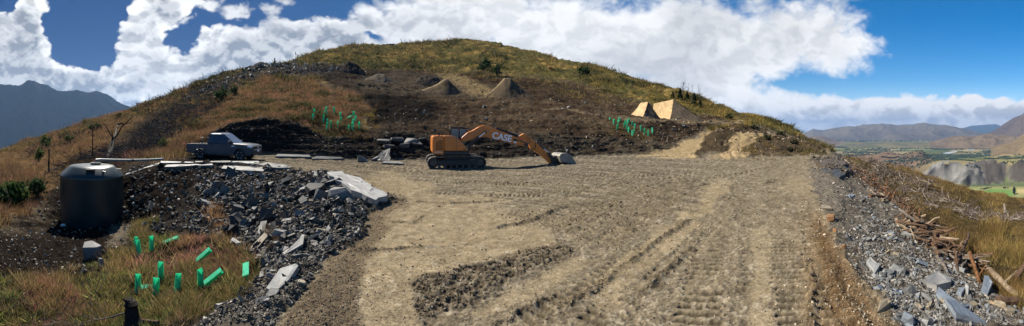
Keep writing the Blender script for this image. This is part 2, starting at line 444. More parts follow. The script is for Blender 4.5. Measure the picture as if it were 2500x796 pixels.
def build_rows():
    r_rows = [np.full(XS.shape, 0.5)]; z_rows = [np.zeros(XS.shape)]
    for _, pts in ROWS:
        y, r = smooth_row(pts)
        r_rows.append(r); z_rows.append(EYE - r * (y - HOR) / F)
    rk, zk = r_rows[-1], z_rows[-1]
    r_rows.append(rk * 1.25); z_rows.append(zk - rk * 0.07)
    r_rows.append(rk * 3.0); z_rows.append(zk - rk * 1.1 - 20)
    R, Z, S = [r_rows[0]], [z_rows[0]], [0.0]
    for k in range(1, len(r_rows)):
        name = 'BCDEFGHIJKLM'[k - 1]; n = SUBDIV[name]
        for j in range(1, n + 1):
            s = j / n
            r0, r1 = r_rows[k - 1], r_rows[k]
            if name in 'BLM': t = np.full(XS.shape, s)
            else:
                r = 1.0 / ((1 - s) / r0 + s / r1); t = (r - r0) / (r1 - r0 + 1e-9)
                t = np.where(np.abs(r1 - r0) < 0.3, s, t)
            R.append(r0 + t * (r1 - r0)); Z.append(z_rows[k - 1] + t * (z_rows[k] - z_rows[k - 1])); S.append(k - 1 + s)
    return np.array(R), np.array(Z), np.array(S)

TR, TZ, TS = build_rows()
NR, NC = TR.shape
AZ = (XS - 1250) / F
GX = TR * np.sin(AZ)[None]; GY = TR * np.cos(AZ)[None]
PX = np.broadcast_to(XS[None], TR.shape).astype(np.float32)
PY = (HOR + (EYE - TZ) * F / TR).astype(np.float32)
ROW = np.broadcast_to(TS[:, None], TR.shape)
P3 = np.stack([GX, GY, TZ], -1).astype(np.float32)

def grid_normals(P):
    du = np.gradient(P, axis=1); dv = np.gradient(P, axis=0)
    n = np.cross(du, dv); n /= np.linalg.norm(n, axis=-1, keepdims=True) + 1e-9
    return n
NRM = grid_normals(P3)
flat = P3.reshape(-1, 3)
shp = TR.shape
def FB(scale, oc=4, gain=0.5, off=0.0): return fbm(flat * np.array(scale, np.float32) + off, oc, gain).reshape(shp)
def RG(scale, oc=4, gain=0.5, off=0.0): return ridged(flat * np.array(scale, np.float32) + off, oc, gain).reshape(shp)
# irregular edges for the patches of earth
wx = PX + 16 * FB(0.55, 3, off=3.0) + 7 * FB(2.2, 3, off=8.0); wy = PY + (10 * FB(0.55, 3, off=31.0) + 5 * FB(2.2, 3, off=51.0)) * np.clip((PY - 180) / 250, 0.25, 1)
def zone(poly, feather=8.0, warp=True):
    a, b = (wx, wy) if warp else (PX, PY)
    return sstep(poly_sd(a.ravel(), b.ravel(), poly).reshape(shp), -feather, feather)

Z = {}
Z['rubble'] = zone([(300,425),(390,388),(640,398),(720,410),(800,425),(905,450),(965,490),(900,535),(862,590),(800,640),(740,700),(650,800),(430,830),(640,690),(570,600),(420,565),(330,570),(300,520)], 7)
Z['hollow_soil'] = zone([(-400,560),(60,490),(150,455),(310,425),(400,400),(480,415),(440,500),(330,590),(255,645),(150,730),(-400,740)], 10)
Z['front_grass'] = zone([(-400,830),(-400,705),(130,695),(255,640),(325,585),(420,570),(560,590),(632,660),(600,730),(470,790),(380,830)], 8)
Z['left_slope'] = zone([(-400,570),(-400,360),(150,300),(330,255),(560,200),(560,260),(500,345),(430,385),(250,402),(140,450),(60,520),(0,560)], 8)
Z['mound_grass'] = zone([(430,300),(540,228),(650,192),(760,200),(860,232),(915,268),(880,300),(890,342),(800,328),(735,305),(660,288),(560,298),(490,335)], 6)
Z['cut'] = zone([(450,400),(480,350),(560,300),(650,290),(740,308),(830,340),(900,335),(960,320),(1080,335),(1250,328),(1420,335),(1540,345),(1600,352),(1660,350),(1560,385),(1300,392),(1000,396),(800,394),(700,386)], 6)
Z['brown'] = zone([(620,200),(760,190),(870,240),(915,262),(880,340),(960,322),(1080,335),(1250,328),(1540,345),(1640,352),(1720,320),(1790,298),(1760,285),(1560,250),(1420,205),(1240,185),(1060,170),(920,172),(780,160),(700,165)], 8)
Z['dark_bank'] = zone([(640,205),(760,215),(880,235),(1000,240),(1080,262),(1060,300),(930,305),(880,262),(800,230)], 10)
Z['jump_floor'] = zone([(840,205),(960,178),(1060,185),(1120,190),(1230,222),(1290,240),(1240,246),(1120,244),(960,238)], 8)
Z['clay_a'] = zone([(1060,182),(1110,178),(1170,205),(1215,240),(1160,240),(1120,215)], 6)
Z['track1'] = zone([(1550,384),(1630,362),(1700,336),(1745,316),(1775,300),(1800,298),(1808,308),(1770,320),(1740,335),(1712,352),(1700,372),(1690,384)], 3)
Z['track2'] = zone([(1738,386),(1780,362),(1822,345),(1890,336),(1892,344),(1850,352),(1822,366),(1815,386)], 3)
Z['track_bank'] = zone([(1690,384),(1712,352),(1770,318),(1830,325),(1880,338),(1850,352),(1815,366),(1808,384),(1745,384),(1790,360)], 4)
Z['right_bank'] = zone([(1812,384),(1825,362),(1870,345),(1935,350),(1990,368),(2020,378),(1900,384)], 4)
Z['bench'] = zone([(1380,268),(1480,285),(1560,292),(1760,296),(1800,300),(1760,305),(1560,300),(1440,282),(1300,268)], 3)
Z['emb'] = zone([(1990,388),(2055,384),(2075,400),(2130,450),(2210,520),(2300,590),(2380,690),(2460,750),(2560,800),(2900,840),(2200,840),(2160,760),(2090,660),(2040,560),(1990,470),(1975,430)], 6)
Z['edge_soil'] = zone([(1998,520),(2030,570),(2075,660),(2120,760),(2180,840),(2040,840),(2010,700),(1995,580)], 12)
Z['right_grass'] = zone([(2060,388),(2900,480),(2900,850),(2560,800),(2460,740),(2380,660),(2300,570),(2210,505),(2130,440)], 6)
Z['pad_edge'] = zone([(960,480),(1000,500),(940,560),(890,640),(860,720),(850,840),(640,840),(760,690),(850,600),(890,540)], 12)
Z['shoulder'] = zone([(440,250),(540,198),(610,165),(700,157),(850,162),(800,185),(700,195),(640,196),(540,232)], 10)
Z['scrub'] = zone([(290,400),(300,330),(380,262),(470,222),(560,190),(600,200),(540,232),(470,285),(430,330),(400,385)], 14)
hill = sstep(ROW, 7.6, 8.2) * (1 - Z['brown']) * (1 - sstep(PX, 2000, 2040))
site = (1 - Z['rubble']) * (1 - Z['hollow_soil']) * (1 - Z['front_grass']) * (1 - Z['left_slope']) * (1 - Z['emb']) * (1 - Z['right_grass'])
pad = site * (1 - sstep(ROW, 5.02, 5.12)) * sstep(PX, 560, 640)

# ---- relief
disp = np.zeros(shp, np.float32)
big = FB(0.5, 4); mid = FB(2.3, 4, off=5.0); fine = FB(9.0, 3, off=7.0)
smoothed = np.zeros(shp, np.float32)
for poly, fe in [([(865,830),(872,620),(950,505),(1040,476),(1180,500),(1335,560),(1345,590),(1180,640),(985,690),(1005,790),(1010,830)], 10), ([(1425,716),(1598,547),(1696,547),(1560,675),(1530,705),(1515,755),(1470,760)], 5), ([(1150,760),(1345,660),(1385,628),(1464,628),(1340,705),(1180,775)], 5),
                 ([(1190,590),(1290,566),(1338,590),(1300,606),(1190,648)], 6), ([(1828,572),(1872,556),(1884,830),(1828,830)], 6), ([(1752,438),(1797,436),(1738,522),(1698,534)], 6), ([(1890,456),(1960,434),(1998,470),(1950,482)], 8), ([(860,436),(960,426),(1060,462),(1010,490),(960,480)], 10), ([(1040,480),(1250,482),(1240,494),(1040,500)], 6)]:
    smoothed = np.maximum(smoothed, zone(poly, fe))
rough = pad * (1 - smoothed)
near = sstep(TR, 26, 9)
clods_n = RG(5.5, 4, 0.62, off=14.0); grit_n = FB(17.0, 3, 0.6, off=24.0)
disp += pad * (0.03 * big + 0.008 * mid + 0.004 * fine) + rough * (0.014 * mid + (0.022 * clods_n + 0.012 * grit_n) * (0.15 + 0.85 * near))
q_ = np.stack([TR * 4.2 * (1 + 0.45 * AZ[None] + 0.25 * AZ[None] ** 2), np.broadcast_to(AZ[None] * 4.0, shp), np.zeros(shp)], -1).reshape(-1, 3)
graded = fbm(q_.astype(np.float32), 4, 0.6).reshape(shp) * sstep(TR, 7, 12) * sstep(PX, 1950, 1700)
disp += pad * 0.022 * graded
disp += Z['rubble'] * (0.14 * FB(0.9, 4, off=2.0) + 0.10 * RG(2.6, 4, off=4.0))
disp += Z['hollow_soil'] * (0.10 * mid + 0.05 * fine)
disp += Z['front_grass'] * (0.16 * FB(1.1, 3, off=6.0))
disp += (Z['left_slope'] + Z['mound_grass']) * (0.35 * FB(0.35, 4, off=6.0))
disp += Z['emb'] * (0.10 * FB(0.9, 4, off=2.0) + 0.07 * RG(3.2, 4, off=4.0))
disp += Z['shoulder'] * (0.5 * RG(0.35, 5, 0.6, off=3.3))
disp += Z['right_grass'] * 0.3 * FB(0.4, 4, off=9.0)
strata = RG((0.22, 0.22, 3.4), 5, 0.65, off=2.5)
disp += Z['cut'] * (0.26 * strata + 0.30 * FB((0.45, 0.45, 1.6), 6, 0.68)) * (1 - 0.7 * pad)
disp += Z['brown'] * (1 - Z['cut']) * (0.30 * FB(0.4, 5, 0.6) + 0.26 * RG((0.7, 0.7, 1.2), 5, 0.6, off=2.2) + 0.75 * RG((0.09, 0.09, 0.75), 4, 0.55, off=6.6) * sstep(TR, 30, 45) * sstep(PX, 1460, 1340))
disp += (1.0 * Z['track_bank'] * sstep(PX, 1700, 1760) + 0.9 * Z['right_bank']) * sstep(ROW, 5.15, 5.6)
disp += Z['right_bank'] * 0.4 * RG((0.9, 0.9, 1.6), 4) + Z['track_bank'] * 0.45 * RG(0.7, 4)
disp += hill * (1.2 * FB(0.07, 4, off=1.0) + 0.9 * RG(0.16, 5, 0.6, off=4.0)) * np.clip(TR / 120, 0.4, 1.2)
# corner rock below the pad's far right corner
corner = zone([(1985,392),(2030,384),(2060,395),(2085,425),(2050,432),(2005,420)], 8)
disp += corner * 0.45 * RG((1.0, 1.0, 2.4), 4)

# ---- marks left on the pad by the machine's tracks
def strip(x0, y0, x1, y1, width, pitch=0.19, depth=0.05, amp=1.0):
    a, b = world_at(x0, y0, EYE * F / (y0 - HOR)), world_at(x1, y1, EYE * F / (y1 - HOR))
    d = np.array([b.x - a.x, b.y - a.y]); L = np.hypot(*d); d /= L
    qx, qy = GX - a.x, GY - a.y
    s = qx * d[0] + qy * d[1]; w = qx * -d[1] + qy * d[0]
    w = w + 0.05 * mid + 0.02 * fine
    inside = sstep(np.abs(w), width / 2 + 0.03, width / 2 - 0.03) * sstep(s, -0.15, 0.1) * sstep(s, L + 0.2, L - 0.2)
    lip = np.exp(-((np.abs(w) - width / 2 - 0.05) / 0.05) ** 2) * sstep(s, -0.15, 0.1) * sstep(s, L + 0.2, L - 0.2)
    broken = sstep(FB(1.3, 3, off=x0), -0.5, 0.4)
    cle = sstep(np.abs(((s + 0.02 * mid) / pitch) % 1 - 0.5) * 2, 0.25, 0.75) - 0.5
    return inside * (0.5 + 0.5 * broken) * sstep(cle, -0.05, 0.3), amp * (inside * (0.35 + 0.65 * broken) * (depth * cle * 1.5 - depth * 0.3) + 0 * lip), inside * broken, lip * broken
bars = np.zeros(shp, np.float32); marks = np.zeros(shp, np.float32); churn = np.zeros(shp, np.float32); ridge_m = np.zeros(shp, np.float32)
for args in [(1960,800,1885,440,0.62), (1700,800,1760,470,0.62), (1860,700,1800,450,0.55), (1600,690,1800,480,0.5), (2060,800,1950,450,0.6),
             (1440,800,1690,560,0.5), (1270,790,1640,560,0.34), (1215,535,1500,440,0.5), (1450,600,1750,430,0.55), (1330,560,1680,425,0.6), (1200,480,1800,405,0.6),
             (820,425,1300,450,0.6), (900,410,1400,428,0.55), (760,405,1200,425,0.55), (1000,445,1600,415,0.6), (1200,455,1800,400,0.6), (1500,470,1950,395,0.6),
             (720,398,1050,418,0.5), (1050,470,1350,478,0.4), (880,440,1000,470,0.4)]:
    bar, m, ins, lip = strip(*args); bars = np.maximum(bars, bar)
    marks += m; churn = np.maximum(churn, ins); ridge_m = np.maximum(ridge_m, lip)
disp += rough * marks
clod = zone([(992,690),(1200,635),(1345,588),(1398,612),(1300,660),(1150,745),(1012,782)], 11)
clod2 = zone([(1190,525),(1330,508),(1480,470),(1700,440),(1660,500),(1560,560),(1500,600),(1400,580),(1360,545),(1240,545)], 14)
crumb = np.maximum(clod, 0.55 * clod2)
cl_n = RG(7.5, 3, off=2.0)
disp += pad * (clod * (0.05 * cl_n + 0.035 * ridged(flat * np.array((4.2, 4.2, 4.2), np.float32), 3).reshape(shp)) + clod2 * 0.022 * cl_n)
# long shallow ridges of spilt soil
def seam(pts, width, h):
    q = np.full(shp, 1e9, np.float32)
    for (x0, y0), (x1, y1) in zip(pts[:-1], pts[1:]):
        a, b = world_at(x0, y0, EYE * F / (y0 - HOR)), world_at(x1, y1, EYE * F / (y1 - HOR))
        dx, dy = b.x - a.x, b.y - a.y; t = np.clip(((GX - a.x) * dx + (GY - a.y) * dy) / (dx * dx + dy * dy), 0, 1)
        q = np.minimum(q, np.hypot(GX - a.x - t * dx, GY - a.y - t * dy))
    g = np.exp(-((q + 0.05 * mid) / width) ** 2) * sstep(FB(1.1, 3, off=pts[0][0]), -0.75, 0.1)
    return g, g * h * (0.8 + 0.9 * fine + 0.5 * mid)
seams = np.zeros(shp, np.float32)
for pts, w, h in [([(860,612),(1000,606),(1100,600)], 0.07, 0.05), ([(1390,745),(1480,690),(1600,590),(1680,540)], 0.09, 0.07), ([(1560,720),(1640,650),(1700,590)], 0.07, 0.06),
                  ([(1215,795),(1330,735),(1420,700)], 0.06, 0.05), ([(1020,492),(1120,496),(1230,490)], 0.06, 0.05), ([(1010,545),(1060,510),(1080,495)], 0.08, 0.04), ([(1180,560),(1290,540),(1380,505)], 0.10, 0.06),
                  ([(1975,640),(1985,720),(1975,800)], 0.08, 0.07), ([(960,540),(1010,545)], 0.07, 0.04)]:
    g, dd = seam(pts, w, h); disp += pad * dd; seams = np.maximum(seams, g)
# ruts in the soil along the right edge
rut = np.sin((PX - 2060 - (PY - 640) * 0.55) * 0.085 + 2.2 * mid) * Z['edge_soil'] * sstep(PY, 600, 660)
disp += 0.035 * rut

P3 = P3 + NRM * disp[..., None]
# gentle wear of the skyline
P3[..., 2] += hill * 0.35 * FB(0.5, 3, off=12.0)
NRM = grid_normals(P3)

# ---- the earth's own colours, with relief shade painted onto the cleat prints
C = np.zeros(shp + (3,), np.float32)
def paint(mask, rgb, k=1.0):
    global C
    m = np.clip(mask * k, 0, 1)[..., None]; C = C * (1 - m) + m * np.array(rgb, np.float32)
n_a = FB(0.8, 5, 0.6, off=20.0); n_b = FB(3.5, 4, 0.6, off=40.0); n_c = FB(0.12, 4, off=60.0)
TAN, PALE, GREYG, BROWN, DARK = (0.212, 0.173, 0.116), (0.315, 0.26, 0.178), (0.138, 0.121, 0.093), (0.062, 0.042, 0.027), (0.042, 0.034, 0.028)
paint(np.ones(shp), TAN)
paint(1 - sstep(PX, 520, 620), (0.045, 0.036, 0.027)); paint((1 - sstep(PX, 520, 620)) * sstep(n_a, 0.1, 0.7), (0.10, 0.075, 0.045), 0.6)
paint(sstep(PX, 330, 460) * sstep(PX, 680, 560) * sstep(ROW, 3.9, 4.05), (0.13, 0.11, 0.085), 0.8)
paint(pad * sstep(n_a, 0.0, 0.8), PALE, 0.6)
paint(pad * sstep(n_b + 0.5 * n_a, 0.1, 0.8), GREYG, 0.55)
paint(pad * sstep(PY, 520, 450) * sstep(PX, 2000, 1500), GREYG, 0.8)
paint(pad * sstep(PY, 470, 440) * sstep(PX, 1250, 1000) * sstep(n_b, -0.4, 0.4), (0.075, 0.066, 0.054), 0.85)
paint(pad * zone([(870,440),(960,428),(1080,470),(1020,500),(960,480)], 12), (0.36, 0.27, 0.15), 0.7)
paint(pad * zone([(960,490),(1330,555),(1340,590),(1150,650),(990,690),(870,700),(880,600)], 30), (0.30, 0.235, 0.145), 0.55)
paint(pad * zone([(1390,740),(1480,700),(1720,545),(1790,450),(1740,450),(1650,540),(1560,640)], 10), (0.40, 0.305, 0.17), 0.7)
paint(rough * (0.55 + 0.45 * near) * sstep(n_b + 0.5 * n_a, -0.9, 0.3), (0.135, 0.107, 0.07), 0.8)
paint(rough * near * sstep(clods_n, 0.25, 0.55), (0.25, 0.205, 0.14), 0.5)
paint(pad * sstep(graded, 0.15, 0.55), (0.29, 0.235, 0.16), 0.6)
paint(pad * sstep(graded, -0.1, -0.5), (0.075, 0.062, 0.045), 0.65)
paint(rough * (0.3 + 0.7 * near) * sstep(clods_n, 0.0, -0.35), (0.085, 0.066, 0.044), 0.6)
paint(rough * sstep(grit_n, 0.35, 0.7), (0.30, 0.255, 0.185), 0.5)
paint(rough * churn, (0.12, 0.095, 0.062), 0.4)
paint(rough * churn * (1 - bars), (0.085, 0.066, 0.043), 0.75)  # gaps between cleat bars darkened in colour, standing in for relief shade
paint(rough * bars * sstep(n_b, -0.8, 0.1), (0.23, 0.188, 0.125), 0.7)  # pressed bars paled in colour, as if their relief caught the light
paint(pad * smoothed, (0.262, 0.207, 0.13), 0.85)
paint(pad * smoothed * sstep(n_b + n_a, 0.2, 1.0), (0.21, 0.16, 0.095), 0.5)
paint(pad * clod2 * (1 - smoothed), (0.15, 0.118, 0.076), 0.6)
paint(pad * clod, (0.085, 0.067, 0.045), 0.9); paint(pad * clod * sstep(cl_n, 0.3, 0.6), (0.2, 0.165, 0.115), 0.7)
paint(pad * seams, (0.085, 0.067, 0.045), 0.75)
paint(pad * sstep(PX, 1920, 2000) * sstep(PY, 480, 560), (0.20, 0.138, 0.075), 0.6)
paint(pad * sstep(fine, 0.45, 0.8), (0.36, 0.31, 0.23), 0.5)
paint(Z['pad_edge'] * (1 - Z['rubble']), (0.125, 0.094, 0.06), 0.8)
paint(Z['edge_soil'], (0.115, 0.072, 0.036), 0.9)
paint(Z['rubble'], (0.034, 0.028, 0.023)); paint(Z['rubble'] * sstep(n_b, 0.2, 0.8), (0.07, 0.062, 0.052), 0.7)
paint(Z['rubble'] * sstep(PY, 600, 720), (0.13, 0.11, 0.083), 0.8)
paint(Z['hollow_soil'], (0.020, 0.0155, 0.0125)); paint(Z['hollow_soil'] * sstep(n_b, 0.4, 0.9), (0.05, 0.041, 0.032), 0.7)
paint(Z['hollow_soil'] * sstep(PX, 150, 80) * sstep(PY, 585, 555) * sstep(n_a, -0.3, 0.3), (0.14, 0.11, 0.075), 0.7)
paint(Z['hollow_soil'] * zone([(285,545),(330,545),(400,580),(330,590),(262,600)], 10), (0.17, 0.14, 0.10), 0.8)
paint(Z['brown'], BROWN); paint(Z['brown'] * sstep(n_b + 0.6 * n_a, 0.1, 0.9), (0.105, 0.075, 0.047), 0.75)
paint(Z['brown'] * sstep(PX, 1150, 800), (0.048, 0.039, 0.031), 0.7)
paint(Z['brown'] * sstep(PX, 1300, 1500) * sstep(n_a, -0.2, 0.5), (0.11, 0.08, 0.05), 0.5)
paint(Z['brown'] * sstep(FB((0.12, 0.12, 0.5), 4, 0.6, off=16.0), 0.1, 0.5), (0.028, 0.021, 0.016), 0.75)
paint(Z['brown'] * sstep(FB((0.12, 0.12, 0.7), 4, 0.6, off=26.0), 0.25, 0.6), (0.12, 0.088, 0.056), 0.6)
paint(Z['jump_floor'], (0.10, 0.08, 0.056), 0.7)
paint(Z['clay_a'], (0.25, 0.18, 0.09), 0.8)
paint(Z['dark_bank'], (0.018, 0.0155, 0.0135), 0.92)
paint(Z['cut'] * (1 - pad), (0.035, 0.028, 0.022)); paint(Z['cut'] * (1 - pad) * sstep(strata, 0.25, 0.6) * sstep(n_a, -0.2, 0.5), (0.08, 0.07, 0.056), 0.7)
paint(Z['cut'] * sstep(PX, 1300, 1450) * (1 - pad) * sstep(n_a, -0.4, 0.3), (0.12, 0.093, 0.06), 0.7)
paint(Z['cut'] * sstep(PX, 760, 700) * (1 - pad), (0.022, 0.019, 0.017), 0.85)
paint(Z['bench'], (0.20, 0.15, 0.092), 0.8)
olive = np.stack([0.115 + 0.03 * n_a, 0.098 + 0.02 * n_a, 0.036 + 0 * n_a], -1)
C = C * (1 - hill[..., None]) + hill[..., None] * olive
paint(hill * sstep(n_c + 0.6 * FB(0.3, 3, off=71.0), 0.1, 0.5), (0.33, 0.225, 0.075), 0.9)
paint(hill * sstep(FB(0.16, 4, off=75.0), 0.2, 0.6), (0.055, 0.055, 0.027), 0.85)
paint(hill * sstep(RG(0.22, 4, off=4.0), 0.1, -0.35), (0.05, 0.045, 0.024), 0.7)
paint(Z['left_slope'], (0.17, 0.105, 0.05)); paint(Z['left_slope'] * sstep(n_a, 0.1, 0.7), (0.065, 0.05, 0.033), 0.8)
paint(Z['left_slope'] * zone([(330,300),(480,225),(560,200),(600,215),(520,260),(430,320),(300,400),(240,400)], 14), (0.05, 0.043, 0.034), 0.8)
paint(Z['shoulder'], (0.058, 0.05, 0.042), 0.9); paint(Z['shoulder'] * sstep(n_b + n_a, 0.2, 0.9), (0.12, 0.105, 0.085), 0.6)
paint(Z['scrub'] * sstep(n_a, -0.7, 0.1), (0.045, 0.037, 0.029), 0.85)
paint(Z['mound_grass'], (0.15, 0.092, 0.05)); paint(Z['mound_grass'] * sstep(n_a, 0.1, 0.6), (0.06, 0.045, 0.028), 0.8)
paint(Z['track_bank'], (0.062, 0.046, 0.029)); paint(Z['right_bank'], (0.075, 0.056, 0.034))
paint(Z['right_bank'] * sstep(n_b, 0.1, 0.6), (0.05, 0.04, 0.03), 0.7)
paint(Z['track1'], (0.37, 0.275, 0.15), 0.95); paint(Z['track2'], (0.36, 0.265, 0.145), 0.95)
paint(np.maximum(Z['track1'], Z['track2']) * sstep(n_b, 0.2, 0.8), (0.20, 0.145, 0.08), 0.6)
paint(Z['front_grass'], (0.04, 0.032, 0.02))
paint(Z['emb'], (0.095, 0.078, 0.058)); paint(Z['emb'] * sstep(n_b, 0.1, 0.8), (0.17, 0.155, 0.13), 0.6)
paint(Z['emb'] * (1 - sstep(PY, 480, 620)), (0.19, 0.165, 0.13), 0.75)
paint(Z['emb'] * Z['edge_soil'], (0.12, 0.08, 0.045), 0.7)
paint(Z['right_grass'], (0.10, 0.072, 0.032)); paint(Z['right_grass'] * sstep(n_a, 0.0, 0.5), (0.042, 0.032, 0.02), 0.8)
paint(corner, (0.07, 0.06, 0.045), 0.8)
jit = 1 + 0.30 * FB(5.0, 4, 0.65, off=80.0) + 0.20 * FB(22.0, 2, off=90.0)
C = np.clip(C * jit[..., None] * (0.68 + 0.08 * pad)[..., None], 0.006, 0.9)

M_PAD = mat_ground('packed gravel earth', 22.0, 0.6, 0.02)
M_ROUGH = mat_ground('rough broken earth', 9.0, 0.9, 0.06)
M_HILL = mat_ground('tussock hillside', 2.2, 0.9, 0.25, var=0.5)

def site_mesh(name, fmask, mat):
    q = np.argwhere(fmask)
    if len(q) == 0: return None
    i = q[:, 0] * NC + q[:, 1]
    quads = np.stack([i, i + 1, i + 1 + NC, i + NC], -1)
    used, inv = np.unique(quads, return_inverse=True)
    o = mesh_np(name, P3.reshape(-1, 3)[used], inv.reshape(quads.shape), mat, col=C.reshape(-1, 3)[used], smooth=True)
    return tag(o, kind='structure')
fc = lambda a: 0.25 * (a[:-1, :-1] + a[1:, :-1] + a[:-1, 1:] + a[1:, 1:])
f_rub = fc(np.maximum(Z['rubble'], Z['hollow_soil'])) > 0.5
f_emb = (fc(Z['emb']) > 0.5) & ~f_rub
f_rg = (fc(Z['right_grass']) > 0.5) & ~f_emb & ~f_rub
f_fg = (fc(Z['front_grass']) > 0.5) & ~f_rub & ~f_emb
f_near = (fc(ROW) < 5.06) & ~f_rub & ~f_emb & ~f_rg & ~f_fg & (fc(Z['left_slope']) < 0.5)
f_mid = (fc(ROW) < 8.0) & ~f_near & ~f_rub & ~f_emb & ~f_rg & ~f_fg
f_hill = ~(f_near | f_rub | f_emb | f_rg | f_fg | f_mid)
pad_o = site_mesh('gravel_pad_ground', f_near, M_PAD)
rub_o = site_mesh('slate_bank_ground', f_rub, M_ROUGH)
emb_o = site_mesh('stony_embankment_ground', f_emb, M_ROUGH)
rg_o = site_mesh('grassy_slope_ground', f_rg, M_ROUGH)
fg_o = site_mesh('grassy_hollow_ground', f_fg, M_ROUGH)
mid_o = site_mesh('cut_bank_terrain', f_mid, M_ROUGH)
hill_o = site_mesh('hillside_terrain', f_hill, M_HILL)

# projected rows of the finished ground, so that things can be stood on it
_r = np.hypot(P3[..., 0], P3[..., 1])
FPY = HOR + (EYE - P3[..., 2]) * F / _r
def hit(px, py):
    """the point of the ground seen at a place in the photograph, and its normal"""
    c = int(np.clip(np.searchsorted(XS, px), 0, NC - 1))
    col = FPY[:, c]
    k = np.nonzero((col[17:-1] >= py) & (col[18:] < py))[0]
    k = int(k[0]) + 17 if len(k) else int(np.argmin(np.abs(col[17:]))) + 17 if py < col.min() else 17
    a, b = col[k], col[k + 1]; t = 0.0 if a == b else float(np.clip((a - py) / (a - b), 0, 1))
    p = P3[k, c] * (1 - t) + P3[k + 1, c] * t
    return Vector(p.tolist()), Vector(NRM[k, c].tolist())
def scatter(mask, n, rng=RNG, power=0.0):
    """n random points on the ground inside a mask, evenly over the picture (power 0) or over the ground"""
    area = np.ones(shp) if power == 0 else TR ** power
    w = (mask * area * ((PX > -80) & (PX < 2580))).ravel().astype(np.float64)
    w /= w.sum()
    idx = rng.choice(len(w), n, p=w)
    r, c = idx // NC, idx % NC
    r1 = np.minimum(r + 1, NR - 1); c1 = np.minimum(c + 1, NC - 1)
    a, b = rng.random(n)[:, None], rng.random(n)[:, None]
    p = P3[r, c] + a * (P3[r1, c] - P3[r, c]) + b * (P3[r, c1] - P3[r, c])
    return p, NRM[r, c], r, c

